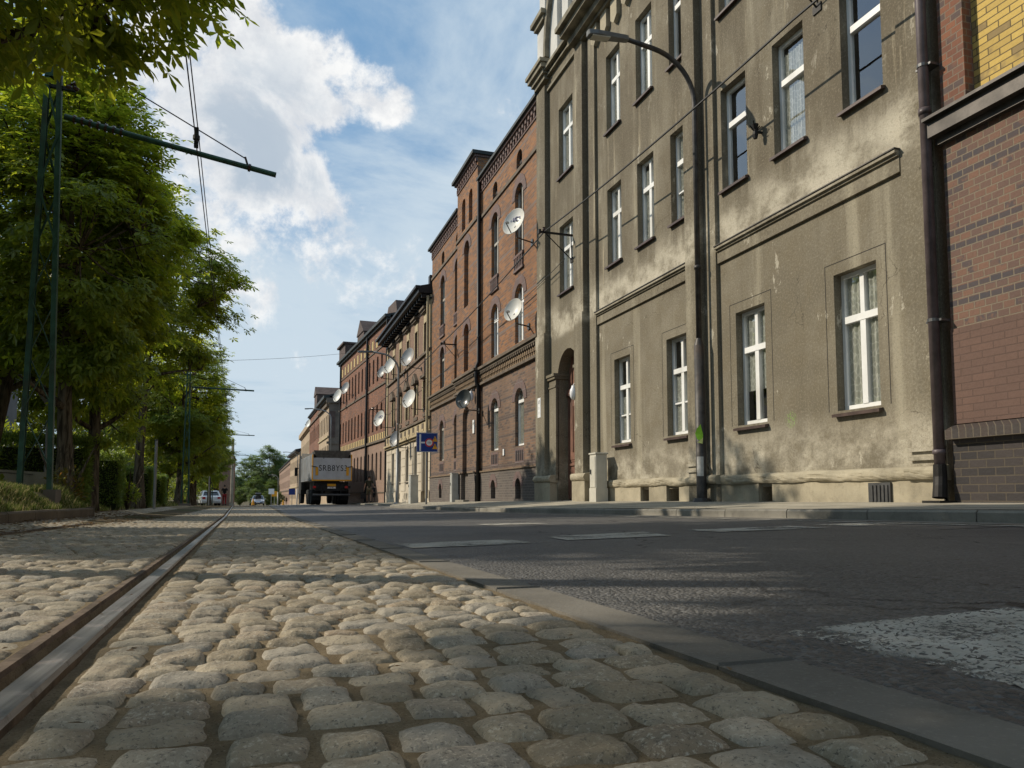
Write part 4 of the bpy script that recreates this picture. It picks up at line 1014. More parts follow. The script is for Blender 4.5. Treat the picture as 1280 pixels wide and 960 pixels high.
# asphalt carriageway: real aggregate relief near the camera
ar = random.Random(77)
def az(X, s):
    b = gz(X, s) - .001
    if s < 3.4 and X < 3.6:
        f = max(0, 1 - s / 3.4) * max(0, 1 - max(0, X - 2.2) / 1.4)
        e = .010 if .69 < X < .80 else 0
        b += f * ((ar.random() - .5) * .0036 + mnoise.noise(Vector((X * 38, s * 38, 0))) * .0018 + mnoise.noise(Vector((X * 9, s * 9, 3))) * .003) - .002 * f
        if X < .80: b -= .004 * f * abs(mnoise.noise(Vector((X * 40, s * 40, 11))))
    return b
mb = MB()
sheet(mb, list(np.arange(.664, 1.6, .0062)) , list(np.arange(.30, 1.9, .0085)), az)
sheet(mb, list(np.arange(1.5946, 3.7, .014)), list(np.arange(.30, 1.9, .02)), az)
x_last = list(np.arange(.664, 1.6, .0062))[-1]; s_l1 = list(np.arange(.30, 1.9, .0085))[-1]; s_l2 = list(np.arange(.30, 1.9, .02))[-1]
sheet(mb, list(np.arange(.664, 3.72, .016)), [min(s_l1, s_l2)] + list(np.arange(1.9, 3.42, .018)), az)
sheet(mb, [3.66, 4.0, 4.45], [-30, -10, -3, 0, .3, .8, 1.4, 2, 2.6, 3.2, 3.42], lambda X, s: gz(X, s) - .003)
sheet(mb, [.664, 1, 2, 3, 3.66], [-30, -10, -3, 0, .302], lambda X, s: gz(X, s) - .003)
sheet(mb, [.664, 1.5, 2.5, 3.5, lambda s: XK(s) - .25], [3.41, 5, 7, 9, 11, 14, 17, 20, 24, 29, 29.9, 30.8, 31.7, 32.6, 33.5, 38, 44, 50, 56, 60], lambda X, s: gz(X, s) - .001)
sheet(mb, [lambda s: -2.0 - .03 * (s - 60), .664, 3.5, 5.8], [60, 80, 110, 150], lambda X, s: gz(X, s) - .004)
road = struct(mb.build('road', M['asphalt'], smooth=True))
mb = MB()
SK = [-30, -12, -4, 0, 2, 4, 6, 9, 12, 15, 18, 22, 26, 29, 29.9, 30.8, 31.7, 32.6, 33.5, 38, 44, 50, 56, 66, 80, 110, 150, 200, 260, 300]
sheet(mb, [lambda s: XK(s) - .25, lambda s: XK(s) - .002], SK, lambda X, s: gz(min(X, 4.7), s) + .002)
struct(mb.build('gutter_strip', M['gutter']))
mb = MB(); s = -8.0; r = random.Random(9)
while s < 300:
    L = 1.0 if s < 60 else 8.0
    a, b = s + .006, s + L - .006
    xa, xb = XK(a), XK(b); z0a, z0b = gz(4.7, a), gz(4.7, b); h = .085 + r.uniform(-.004, .004)
    vs = []
    for (x, y, z) in ((xa, a, z0a), (xb, b, z0b)):
        vs += [(x - .004, y, z - .1), (x, y, z + h - .018), (x + .016, y, z + h), (x + .12, y, z + h), (x + .12, y, z - .1)]
    mb.add(vs, [(0, 1, 6, 5), (1, 2, 7, 6), (2, 3, 8, 7), (3, 4, 9, 8), (4, 3, 2, 1, 0), (5, 6, 7, 8, 9)])
    s += L
struct(mb.build('kerb', M['kerb']))
mb = MB()
sheet(mb, [lambda s: XK(s) + .12, lambda s: (XK(s) + .12) * .66 + FX * .34, lambda s: (XK(s) + .12) * .33 + FX * .67, FX + .3, 14], SK, lambda X, s: walk_z(min(X, FX), s) + .004)
struct(mb.build('pavement', M['walk']))
# painted crossing blocks, worn
def block(mb, pts, nx, ns, lift=.0035):
    (x0, s0), (x1, s1), (x2, s2), (x3, s3) = pts; o = len(mb.v)
    for i in range(ns + 1):
        t = i / ns
        for j in range(nx + 1):
            q = j / nx
            X = (x0 * (1 - q) + x1 * q) * (1 - t) + (x3 * (1 - q) + x2 * q) * t; S = (s0 * (1 - q) + s1 * q) * (1 - t) + (s3 * (1 - q) + s2 * q) * t
            X += .008 * mnoise.noise(Vector((X * 14, S * 14, 2))); 
            mb.v.append((X, S, az(X, S) + lift))
    for i in range(ns):
        for j in range(nx): a = o + i * (nx + 1) + j; mb.f.append((a, a + 1, a + nx + 2, a + nx + 1)); mb.m.append(0)
mb = MB()
block(mb, [(.80, .60), (1.52, .60), (1.50, 1.06), (.79, 1.03)], 110, 70, .0009)
block(mb, [(1.82, .58), (2.6, .58), (2.6, 1.06), (1.82, 1.06)], 30, 20, .0012)
block(mb, [(.69, 3.60), (1.32, 3.60), (1.32, 4.06), (.68, 4.06)], 8, 6, .004)
block(mb, [(1.55, 3.76), (2.20, 3.80), (2.33, 4.38), (1.60, 4.22)], 8, 6, .004)
block(mb, [(2.65, 4.0), (3.45, 4.0), (3.50, 4.45), (2.65, 4.40)], 8, 6, .004)
block(mb, [(3.75, 4.1), (4.3, 4.1), (4.3, 4.5), (3.75, 4.5)], 6, 5, .004)
block(mb, [(1.98, 6.65), (2.55, 6.65), (2.55, 7.1), (1.98, 7.1)], 6, 5, .004)
block(mb, [(4.26, -4), (4.36, -4), (4.36, 28), (4.26, 28)], 2, 30, .004)
struct(mb.build('road_marking', M['paint']))

# ================================================================== grassy verge with kerb, wall, hedges
def kx(s): return -2.42 - .004 * (s - 7)             # face of the verge kerb
def ktop(s): return lerp([(0, .06), (7, .035), (13.3, .02), (14, .0)], s)
mb = MB(); s = -6.0; r = random.Random(2)
while s < 13.2:
    e = min(s + 1.0, 13.3); a, b = s + .006, e - .006; h = r.uniform(-.006, .006)
    vs = []
    for y in (a, b):
        X = kx(y); zt = ktop(y) + h
        vs += [(X, y, zt - .35), (X, y, zt - .02), (X - .02, y, zt), (X - .12, y, zt), (X - .12, y, zt - .35)]
    mb.add(vs, [(0, 1, 6, 5), (1, 2, 7, 6), (2, 3, 8, 7), (3, 4, 9, 8), (4, 3, 2, 1, 0), (5, 6, 7, 8, 9)]); s = e
# rounded end turning away from the track
pts = [(kx(13.3) - .5 * (1 - math.cos(a)), 13.3 + .5 * math.sin(a)) for a in np.linspace(0, math.pi / 2, 7)] + [(-3.6, 13.8)]
for (xa, ya), (xb, yb_) in zip(pts, pts[1:]): mb.bar((xa - .05, ya, ktop(13.3) - .12), (xb - .05, yb_, ktop(13.3) - .12), .11, .26)
struct(mb.build('verge_kerb', M['kerbl']))
def vz(X, s):
    """height of the verge"""
    if s < 13.6:
        k = kx(s) - .12; t = max(0, min(1, (k - X) / .42)); t = t * t * (3 - 2 * t)
        return ktop(s) - .02 + .27 * t + .03 * mnoise.noise(Vector((X * 2, s * 2, 0))) + .06 * max(0, min(1, (k - .6 - X) / 2))
    base = gz(-2.3, s); k = XR2(s) - .85
    t = max(0, min(1, (k - X) / .9)); t = t * t * (3 - 2 * t)
    e = max(0, min(1, (s - 15.3) / 1.2))
    return base - .05 + (.05 + lerp([(15, .22), (30, .25), (60, .12), (110, .05)], s) * t) * (e if X > -3.6 else max(e, .6)) + .03 * mnoise.noise(Vector((X * 1.5, s * 1.5, 2))) * t
mb = MB()
sheet(mb, [lambda s: kx(s) - .10, lambda s: kx(s) - .2, lambda s: kx(s) - .32, lambda s: kx(s) - .45, lambda s: kx(s) - .6, -3.4, -4.2, -6, -9, -14, -30], list(np.arange(-6, 13.7, .5)), vz)
sheet(mb, [lambda s: XR2(s) - .8, lambda s: XR2(s) - 1.0, lambda s: XR2(s) - 1.3, lambda s: XR2(s) - 1.7, lambda s: XR2(s) - 2.4, lambda s: XR2(s) - 4, lambda s: XR2(s) - 8, -30], list(np.arange(13.5, 40, 1.0)) + list(np.arange(40, 125, 5)), vz)
struct(mb.build('verge', M['terrain'], smooth=True))
def grass():
    r = np.random.default_rng(4); V = []; F = []
    def blades(n, xs, ss, hmin, hmax, ok=lambda X, s: True):
        nonlocal V, F
        for _ in range(n):
            X = r.uniform(*xs); s = r.uniform(*ss)
            if not ok(X, s): continue
            cl = mnoise.noise(Vector((X * 1.6, s * 1.6, 8)))
            if cl < -.35: continue
            h = r.uniform(hmin, hmax) * (1 + .8 * cl); z = vz(X, s) - .01; a = r.uniform(0, 6.28); w = r.uniform(.0025, .005) * (1 + s * .07)
            dx, dy = math.cos(a), math.sin(a); lx, ly = r.normal(0, .35) * h, r.normal(0, .35) * h
            o = len(V)
            V += [(X - dx * w, s - dy * w, z), (X + dx * w, s + dy * w, z), (X + lx * .4 + dx * w * .7, s + ly * .4 + dy * w * .7, z + h * .6), (X + lx * .4 - dx * w * .7, s + ly * .4 - dy * w * .7, z + h * .6), (X + lx, s + ly, z + h * .95)]
            F += [(o, o + 1, o + 2, o + 3), (o + 3, o + 2, o + 4)]
    blades(26000, (-3.6, -2.50), (6.0, 13.6), .04, .13, lambda X, s: X < kx(s) - .10)
    blades(9000, (-5.5, -3.3), (6.5, 15), .05, .16)
    blades(22000, (-5.5, -2.6), (15.6, 50), .07, .2, lambda X, s: X < XR2(s) - 1.0)
    me = bpy.data.meshes.new('grass'); me.from_pydata(V, [], F); me.materials.append(M['grass']); me.update()
    o = bpy.data.objects.new('grass', me); COL.objects.link(o); struct(o, 'stuff')
grass()
def litter():
    r = random.Random(12); V = []; F = []
    def leaf(X, s, z, k):
        a = r.uniform(0, 6.28); o = len(V); t = r.uniform(-.4, .4)
        for (u, v, w) in ((-1, 0, 0), (0, -.5, t * .3), (1, 0, t * .5), (0, .5, .35)): V.append((X + k * (u * math.cos(a) - v * math.sin(a)), s + k * (u * math.sin(a) + v * math.cos(a)), z + .004 + abs(w) * k))
        F.append((o, o + 1, o + 2, o + 3))
    for _ in range(900):
        X = r.uniform(-3.6, -2.0); s = r.uniform(12.5, 18); leaf(X, s, max(gz(X, s), -9) + .01 if X > XR2(s) - .8 or s < 15 else vz(X, s) + .01, r.uniform(.015, .04))
    for _ in range(700):
        s = r.uniform(3, 16); X = XR2(s) + r.gauss(.0, .28); leaf(X, s, gz(X, s) + .004, r.uniform(.012, .03))
    for _ in range(260):
        s = r.uniform(.6, 7); X = r.uniform(-.34 * s - .6, .53); leaf(X, s, gz(X, s) + .004, r.uniform(.003, .009))
    for _ in range(500):
        s = r.uniform(5, 14); X = kx(s) + r.uniform(.0, .14); leaf(X, s, gz(X, s) + .006, r.uniform(.01, .028))
    me = bpy.data.meshes.new('fallen_leaves'); me.from_pydata(V, [], F); me.materials.append(M['litter']); me.update()
    o = bpy.data.objects.new('fallen_leaves', me); COL.objects.link(o); struct(o, 'stuff')
litter()

# ------------------------------------------------------------------ leaves
def leaf_fan(C, D, U_, L, n5, out_v, out_f, r, w=.38):
    """a hand-shaped leaf: n5 drooping leaflets spread from C, pointing along D, with face normal about U_"""
    S = D.cross(U_).normalized()
    for k in range(n5):
        a = (k - (n5 - 1) / 2) * (1.05 if n5 > 1 else 0) + r.uniform(-.12, .12)
        d = (D * math.cos(a) + S * math.sin(a)); sd = (S * math.cos(a) - D * math.sin(a))
        l = L * (1 - .16 * abs(k - (n5 - 1) / 2)) * r.uniform(.85, 1.1); ww = l * w
        drop = U_ * (-.22 * l * r.uniform(.3, 1.6))
        o = len(out_v)
        p0 = C; p1 = C + d * l * .62 + sd * ww * .5 + drop * .35; p2 = C + d * l + drop; p3 = C + d * l * .62 - sd * ww * .5 + drop * .35
        out_v.extend((tuple(p0), tuple(p1), tuple(p2), tuple(p3))); out_f.append((o, o + 1, o + 2, o + 3))
def tree_mesh(seed, H=8.6, Rx=2.25, zlo=1.9, clusters=190, per=46, L=.17, trunk=.17, fan=5, spread=.5, lean=(0, 0), nlimb=9, tmin=.28):
    r = random.Random(seed)
    tk = MB()
    tp = []
    for i in range(9):
        t = i / 8; z = H * .80 * t
        tp.append((lean[0] * t + .09 * math.sin(t * 5 + seed), lean[1] * t + .09 * math.cos(t * 4 + seed * 2) - .09 * math.cos(seed * 2), z))
    tk.tube([(tp[0][0], tp[0][1], -.3)] + tp, [trunk * 1.55, trunk * 1.3] + [trunk * (1 - .1 * i) * (1.0 if i < 4 else .85) for i in range(1, 9)], 12)
    cz = (H + zlo) / 2; rz_ = (H - zlo) / 2
    nodes = [Vector(p) for p in tp[2:]]
    limbs = []
    for k in range(nlimb):
        t = tmin + (.88 - tmin) * k / nlimb; b = Vector(tp[int(t * 8)]); a = k * 2.4 + r.uniform(-.4, .4)
        ln = Rx * r.uniform(.6, .85) * (1.15 - .5 * t); d = Vector((math.cos(a), math.sin(a), r.uniform(.35, .9)))
        p = [b]; 
        for q in range(5):
            d = (d + Vector((r.uniform(-.25, .25), r.uniform(-.25, .25), r.uniform(-.12, .2)))).normalized(); p.append(p[-1] + d * ln / 5 * 1.15)
        tk.tube(p, [trunk * .42, trunk * .36, trunk * .3, trunk * .23, trunk * .16, trunk * .09], 7); limbs += p[1:]
    limbs += nodes
    V = []; F = []
    cs = 0; tries = 0
    while cs < clusters and tries < clusters * 30:
        tries += 1
        a = r.uniform(0, 6.283); ct = r.uniform(-1, 1); st = math.sqrt(1 - ct * ct); q = r.uniform(.30, 1.0) ** .42
        # uneven outline: the envelope is modulated by noise on direction
        env = 1 + .26 * mnoise.noise(Vector((math.cos(a) * st * 1.7 + seed, math.sin(a) * st * 1.7, ct * 1.7))) + .13 * mnoise.noise(Vector((math.cos(a) * st * 4, math.sin(a) * st * 4 + seed, ct * 4)))
        taper = 1.0 if ct < .1 else 1 - .30 * (ct - .1)
        c = Vector((math.cos(a) * st * Rx * q * env * taper, math.sin(a) * st * Rx * q * env * taper, cz + ct * rz_ * q * env)) + Vector((lean[0] * .8, lean[1] * .8, 0))
        if mnoise.noise(c * .95 + Vector((seed, 3, 0))) < -.28: continue
        cs += 1
        nb = min(limbs, key=lambda p: (p - c).length)
        if (nb - c).length > .3:
            m_ = (nb + c) / 2 + Vector((0, 0, -.08)); tk.tube([nb, m_, c], [.025, .018, .008], 4, caps=False)
        out = Vector((c.x - lean[0], c.y - lean[1], (c.z - cz) * .5)); out = out.normalized() if out.length > .01 else Vector((1, 0, 0))
        R_ = spread * r.uniform(.7, 1.25)
        for _ in range(per):
            g = Vector((r.gauss(0, .5), r.gauss(0, .5), r.gauss(0, .27))) * R_
            C = c + g; d = Vector((g.x, g.y, 0)) * .9 + out * .5 + Vector((r.uniform(-.5, .5), r.uniform(-.5, .5), -.25))
            if d.length < .05: d = Vector((1, 0, 0))
            d.normalize(); up = (Vector((r.uniform(-.45, .45), r.uniform(-.45, .45), 1)) + out * .25)
            up = (up - d * up.dot(d)).normalized()
            leaf_fan(C, d, up, L * r.uniform(.75, 1.2), fan, V, F, r)
    tm = bpy.data.meshes.new('trunk'); tm.from_pydata(tk.v, [], tk.f); tm.materials.append(M['bark']); tm.polygons.foreach_set('use_smooth', [True] * len(tm.polygons)); tm.update()
    cm = bpy.data.meshes.new('crown'); cm.from_pydata(V, [], F); cm.materials.append(M['leaf']); cm.update()
    return tm, cm
TV = [tree_mesh(1, H=9.4, Rx=2.6, zlo=3.85, clusters=215, per=42, L=.20, trunk=.15, tmin=.5), tree_mesh(2, H=8.2, Rx=2.2, zlo=1.8, clusters=185, per=40, L=.19, spread=.46), tree_mesh(3, H=9.0, Rx=2.1, zlo=1.9, clusters=185, per=40, L=.19, spread=.46), tree_mesh(4, H=8.4, Rx=2.3, zlo=2.0, lean=(.5, .1), clusters=170, per=40, L=.19, spread=.46),
      tree_mesh(5, H=8.6, Rx=2.0, zlo=1.7, clusters=190, per=42, L=.19, lean=(.55, 0), trunk=.13, spread=.5),
      tree_mesh(6, H=8.4, Rx=2.2, zlo=1.6, clusters=105, per=40, L=.18)]
def tree(label, X, s, zb, v, sc=1.0, rz=0.0, name='chestnut_tree', group='chestnut trees along the tram track', leaf=None, scz=None):
    t = thing(name, label, 'tree', (X, s, zb), rz, group)
    t.scale = (sc, sc, scz or sc)
    for nm, me in zip(('trunk', 'crown'), TV[v]):
        o = bpy.data.objects.new(nm, me); COL.objects.link(o); o.parent = t
        if leaf and nm == 'crown':
            o.material_slots[0].link = 'OBJECT'; o.material_slots[0].material = M[leaf]
    return t
# the avenue beside the track
tree('chestnut tree trunk at the left frame edge behind the near lattice mast', -4.75, 16.3, .28, 4, 1.2, .2, scz=1.08)
tree('near chestnut tree whose leafy branch tips hang into the top left of the view', -2.75, 7.5, .12, 0, 1.0, .6)
tree('chestnut tree just behind the low concrete wall, first trunk past the near lattice mast', -3.25, 15.2, .12, 1, .84, 1.9, scz=.98)
tree('chestnut tree with dark straight trunk, second past the near lattice mast', -3.4, 18.0, .08, 2, .84, 4.0)
tree('leaning chestnut tree beside the thin grey post, before the second green mast', -3.3, 24.6, 0, 0, .98, 3.4)
tree('chestnut tree with its trunk just left of the second green mast', -4.2, 44.6, -.15, 1, 1.15, 5.2)
tree('chestnut tree just past the second green mast, branches over the far wires', -4.0, 50.0, -.22, 2, 1.12, 2.2)
tree('slim dark chestnut tree to the left of the white parked car', -5.6, 52.0, -.2, 3, .95, .3)
tree('chestnut tree beside the grey sign back, over the white parked car', -4.2, 56.0, -.35, 1, .92, 2.6)
tree('far chestnut tree in front of the brown gatehouse', -4.0, 68.0, -.45, 2, .9, 1.2)
tree('chestnut tree beyond the gatehouse at the far end of the avenue', -5.2, 100.0, -.8, 3, 1.0, 4.4)
# trees of the same avenue beside and behind the photographer: they shade the setts
tree('chestnut tree with high clear crown beside the camera', -3.3, 4.2, .65, 0, .88, 2.0)
tree('low-crowned chestnut tree level with the camera', -3.0, .7, .2, 5, .92, 2.9)
tree('chestnut tree just behind the camera', -3.0, -3.6, .2, 2, 1.0, .2)
# second row, deeper in the green strip
for i, (X, s, v, sc, lb) in enumerate([(-6.9, 3.3, 5, 1.0, 'tree of the back row level with the camera'), (-7.0, 9.6, 1, 1.0, 'tree of the back row outside the left frame edge'),
    (-8.0, 47, 3, 1.15, 'dark tree deep behind the white car'), (-8.4, 58, 2, 1.1, 'dark tree behind the grey sign back'), (-8.2, 72, 1, 1.1, 'farthest dark tree of the back row'),
    (-15.5, 21, 1, 1.2, 'dark tree beside the grey corner house'), (-11.8, 22, 2, 1.15, 'dark tree in front of the grey corner house'), (-12.2, 42, 3, 1.3, 'dark tree in the third row behind the masts')]):
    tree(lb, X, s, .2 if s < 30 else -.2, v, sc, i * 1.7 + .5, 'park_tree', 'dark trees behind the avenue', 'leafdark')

# shrubs, hedges
def shrub_mesh(seed, n, rx, ry, rz, L, boxy=False, mat='hedge', fan=1, w=.5):
    r = random.Random(seed); V = []; F = []
    for _ in range(n):
        if boxy:
            f = r.random(); p = Vector((r.uniform(-1, 1), r.uniform(-1, 1), r.uniform(0, 1)))
            k = r.choice((0, 0, 1, 1, 2)); 
            if k == 0: p.x = r.choice((-1, 1)) * r.uniform(.86, 1.03)
            elif k == 1: p.y = r.choice((-1, 1)) * r.uniform(.86, 1.03)
            else: p.z = r.uniform(.9, 1.04)
            c = Vector((p.x * rx, p.y * ry, p.z * rz)); c += Vector((1, 1, 1)) * .06 * mnoise.noise(c * 1.7)
            out = Vector((p.x, p.y, p.z)).normalized()
        else:
            a = r.uniform(0, 6.283); ct = r.uniform(-.25, 1); st = math.sqrt(max(0, 1 - ct * ct)); q = r.uniform(.3, 1) ** .4
            e = 1 + .4 * mnoise.noise(Vector((math.cos(a) * st * 2 + seed, math.sin(a) * st * 2, ct * 2)))
            c = Vector((math.cos(a) * st * rx * q * e, math.sin(a) * st * ry * q * e, rz * .2 + max(-.1, ct) * rz * .8 * q * e)); out = Vector((math.cos(a) * st, math.sin(a) * st, ct + .3)).normalized()
        d = (out + Vector((r.uniform(-.9, .9), r.uniform(-.9, .9), r.uniform(-.6, .6)))).normalized(); up = Vector((r.uniform(-.6, .6), r.uniform(-.6, .6), 1)) + out
        up = up - d * up.dot(d); up = up.normalized() if up.length > .01 else d.orthogonal()
        leaf_fan(c, d, up, L * r.uniform(.7, 1.3), fan, V, F, r, w)
    me = bpy.data.meshes.new('foliage'); me.from_pydata(V, [], F); me.materials.append(M[mat]); me.update(); return me
HM = shrub_mesh(21, 13000, 1.0, .55, 1.25, .075, True)
core = MB(); core.box(-.84, -.40, -.3, .84, .40, 1.05);  # solid dark box filling the inside of each hedge
def hedge(label, X, s, z, sx, sy, sz, rz=0):
    t = thing('hedge', label, 'hedge', (X, s, z), rz, 'clipped hedges behind the verge'); t.scale = (sx, sy, sz)
    o = bpy.data.objects.new('foliage', HM); COL.objects.link(o); o.parent = t
    core.build('inner_core', M['hedgecore'], t)
M['hedgecore'] = simple('dark_hedge_core', (.03, .04, .014), .95, .3, 8, 0)
hedge('clipped dark hedge behind the low concrete wall', -4.3, 17.6, .05, .95, 1.0, 1.05, .15)
hedge('clipped hedge between the two straight dark trunks', -3.95, 21.0, .0, .7, 1.2, 1.0, .1)
hedge('low clipped hedge before the leaning chestnut', -4.2, 27.0, -.1, .9, 1.6, .95, .1)
hedge('far low hedge left of the second green mast', -4.9, 34.0, -.1, 1.2, 2.0, .9, .1)
SM = [shrub_mesh(31, 2600, 1.3, 1.2, 1.8, .13, False, 'leafdark', 1, .45), shrub_mesh(32, 2600, 1.5, 1.3, 2.4, .14, False, 'leafdark', 1, .45), shrub_mesh(33, 420, .34, .3, .5, .10, False, 'leafbush', 1, .42) if False else None]
def shrub(label, X, s, z, me, sc, rz=0, leaf=None, group='shrubs behind the verge', name='shrub'):
    t = thing(name, label, 'shrub', (X, s, z), rz, group); t.scale = (sc, sc, sc)
    o = bpy.data.objects.new('foliage', me); COL.objects.link(o); o.parent = t
    if leaf: o.material_slots[0].link = 'OBJECT'; o.material_slots[0].material = M[leaf]
    st = MB()
    for k in range(4): st.tube([(0, 0, -.2), (.25 * math.cos(k * 1.6), .25 * math.sin(k * 1.6), .5), (.5 * math.cos(k * 1.6), .5 * math.sin(k * 1.6), 1.1)], [.04, .03, .01], 5)
    st.build('stem', M['bark'], t)
    return t
for i, (X, s, z, k, sc, lb) in enumerate([(-6.0, 14.5, .2, 0, 1.3, 'dark shrub behind the near lattice mast'), (-8.2, 20.5, .1, 1, 1.35, 'tall dark shrub under the dark trees behind the hedge'), (-6.6, 22.5, .1, 0, 1.2, 'dark shrub beside the clipped hedges'), (-5.6, 29.0, 0, 1, 1.1, 'dark shrub behind the leaning chestnut'),
    (-6.6, 35.5, -.1, 1, 1.3, 'tall dark shrub behind the second green mast'), (-6.8, 42.5, -.2, 1, 1.3, 'dark shrub behind the slim chestnut'), (-7.5, 52, -.3, 1, 1.4, 'dark shrub left of the white parked car'), (-9.5, 27.5, .1, 1, 1.5, 'dark shrub in front of the grey house wall'), (-9.6, 64, -.4, 1, 1.7, 'dark shrub behind the grey sign back'), (-7.6, 80, -.6, 1, 1.6, 'dark shrub beside the gatehouse'), (-10.5, 90, -.6, 1, 2.2, 'large dark shrub behind the gatehouse')]):
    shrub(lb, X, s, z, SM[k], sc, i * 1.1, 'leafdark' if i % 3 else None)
M['leafbush'] = mat_leaf('yellow_bush_leaf', (.085, .10, .02), (.2, .2, .02), (.35, .16, .03))
BM_ = shrub_mesh(33, 460, .34, .3, .62, .11, False, 'leafbush', 1, .42)
shrub('small yellowing bush at the end of the low concrete wall', -3.12, 14.5, .1, BM_, .85, .4, None, 'small bushes on the verge')
shrub('small yellowing bush on the grass at the foot of the left-edge tree', -3.15, 9.2, .27, BM_, .4, 2.4, None, 'small bushes on the verge')
shrub('light green weed bush by the thin grey post', -3.2, 21.5, .02, BM_, .8, 3.4, 'leaf', 'small bushes on the verge')

lw = thing('low_wall', 'low weathered concrete wall with a sloping end behind the near lattice mast', 'wall', (-4.2, 16.1, .0))
q = MB(); q.prism([(-1.6, -.4), (.85, -.4), (.85, .32), (.45, .58), (-1.6, .72)], -.11, .11, 'y'); bevel(q.build('wall_panel', M['oldwall'], lw), .015)
q = MB(); q.box(-.72, -.15, -.4, -.52, -.05, .66); q.box(.25, -.15, -.4, .5, -.05, .64); q.prism([(-1.65, .725), (.46, .585), (.46, .63), (-1.65, .775)], -.14, .14, 'y'); q.build('coping', M['oldwall'], lw)

# ================================================================== overhead-line masts and wires
def mast(label, X, s, zb, H, zarm, arm_x0, arm_x1, gap=.36, top=.13, dup_stub=True):
    t = thing('lattice_mast', label, 'mast', (X, s, zb), 0, 'green lattice masts beside the track')
    zl = H - .62
    for sg in (-1, 1):
        q = MB(); a = Vector((sg * gap / 2, 0, -.3)); b = Vector((sg * top / 2, 0, zl))
        q.bar(a, b, .05, .085, up=(0, 1, 0)); q.bar(a + Vector((-sg * .018, .04, 0)), b + Vector((-sg * .018, .04, 0)), .045, .012, up=(0, 1, 0)); q.bar(a + Vector((-sg * .018, -.04, 0)), b + Vector((-sg * .018, -.04, 0)), .045, .012, up=(0, 1, 0))
        q.build('leg', M['mast'], t)
    q = MB(); n = 7; prev = None
    for k in range(n):
        z0 = .25 + (zl - .3) * k / n; z1 = .25 + (zl - .3) * (k + 1) / n; w = lambda z: gap / 2 + (top - gap) / 2 * z / zl
        sg = 1 if k % 2 == 0 else -1
        q.bar((sg * w(z0), -.05, z0), (-sg * w(z1), -.05, z1), .028, .012); q.bar((-sg * w(z0), .05, z0), (sg * w(z1), .05, z1), .028, .012)
    q.build('lattice_brace', M['mast'], t)
    q = MB(); q.box(-top / 2 - .02, -.06, zl - .02, top / 2 + .02, .06, H); q.box(-top / 2 - .03, -.07, H, top / 2 + .03, .07, H + .025); q.build('head_plate', M['mast'], t)
    for zz, wd in ((H - .28, .42), (H - .75, .36)):
        q = MB(); q.bar((-wd, 0, zz), (wd * .8, 0, zz - .03), .05, .05)
        for x in (-wd, -wd * .62, wd * .55, wd * .8): q.lathe([(.0, zz - .05), (.035, zz - .03), (.05, zz + .0), (.035, zz + .03), (.05, zz + .06), (.03, zz + .1), (0, zz + .11)], Matrix.Translation((x, 0, 0)), 10, 1)
        q.build('insulator_arm', [M['black'], M['ceramic']], t)
    q = MB(); q.tube([(arm_x0 - X, 0, zarm[0] - zb), (arm_x1 - X, 0, zarm[1] - zb)], .042, 10)
    L0 = Vector((arm_x0 - X, 0, zarm[0] - zb)); L1 = Vector((arm_x1 - X, 0, zarm[1] - zb)); d = (L1 - L0)
    for k in range(7): c = L0 + d * (.04 + .035 * k); e = L0 + d * (.05 + .035 * k); q.tube([c, e], .062, 10, 1)
    c = L0 + d * .86; q.tube([c, c + d * .012], .06, 10, 1); q.bar(c, c + Vector((-.05, 0, .16)), .03, .03, 1)
    A = q.build('cantilever_arm', [M['mast'], M['ceramic']], t)
    q = MB(); q.tube([tuple(L0 + d * .86 + Vector((-.05, 0, .14))), (0, 0, H - .1)], .010, 6); q.build('stay_rod', M['wire'], A)
    q = MB(); q.box(-gap / 2 - .10, -.16, -.4, gap / 2 + .10, .16, -.05); q.build('footing', M['greybld'], t)
    return t
XW = lambda s: -1.02 - .0274 * (s - 11.6)
m1 = mast('near green lattice mast standing in the grass by the left frame edge', -3.02, 12.3, .34, 6.62, (5.76, 5.28), -2.86, .12, .40, .17)
m2 = mast('second green lattice mast, in front of the dark trees along the track', -3.58, 41.5, -.12, 7.25, (5.72, 5.66), -3.4, -.42, .36, .14)
m3 = mast('third green lattice mast beside the grey sign back', -4.2, 73.0, -.5, 7.2, (5.75, 5.7), -4.0, -.60)
m4 = mast('farthest green lattice mast before the far trees', -4.6, 104, -.85, 7.0, (5.5, 5.45), -4.3, -1.5)
def wire(name, label, pts, rad, mat='wire', sag=0.0, cat='cable', group=None, n=24):
    P = []
    for (a, b) in zip(pts, pts[1:]):
        a, b = Vector(a), Vector(b)
        for i in range(n):
            t = i / n; p = a.lerp(b, t); p.z -= 4 * sag * t * (1 - t); P.append(p)
    P.append(Vector(pts[-1]))
    q = MB(); q.tube(P, rad, 5)
    return tag(q.build(name, M[mat]), label, cat, group)
zc = 5.36
wire('contact_wire', 'pair-lower tram contact wire hanging under the cantilever arms', [(XW(-20), -20, 5.40), (XW(11.6), 11.8, 5.40), (XW(41.5), 41.5, 5.54), (XW(73), 73, 5.58), (XW(104), 104, 5.4), (XW(104), 150, 5.2)], .009, sag=.05, cat='wire')
wire('messenger_wire', 'upper tram wire running along the tops of the cantilever arms', [(XW(-20) + .02, -20, 5.62), (XW(11.6) + .02, 11.8, 5.60), (XW(41.5) + .02, 41.5, 5.74), (XW(73), 73, 5.78), (XW(104), 104, 5.6)], .008, sag=.10, cat='wire')
hg = MB()
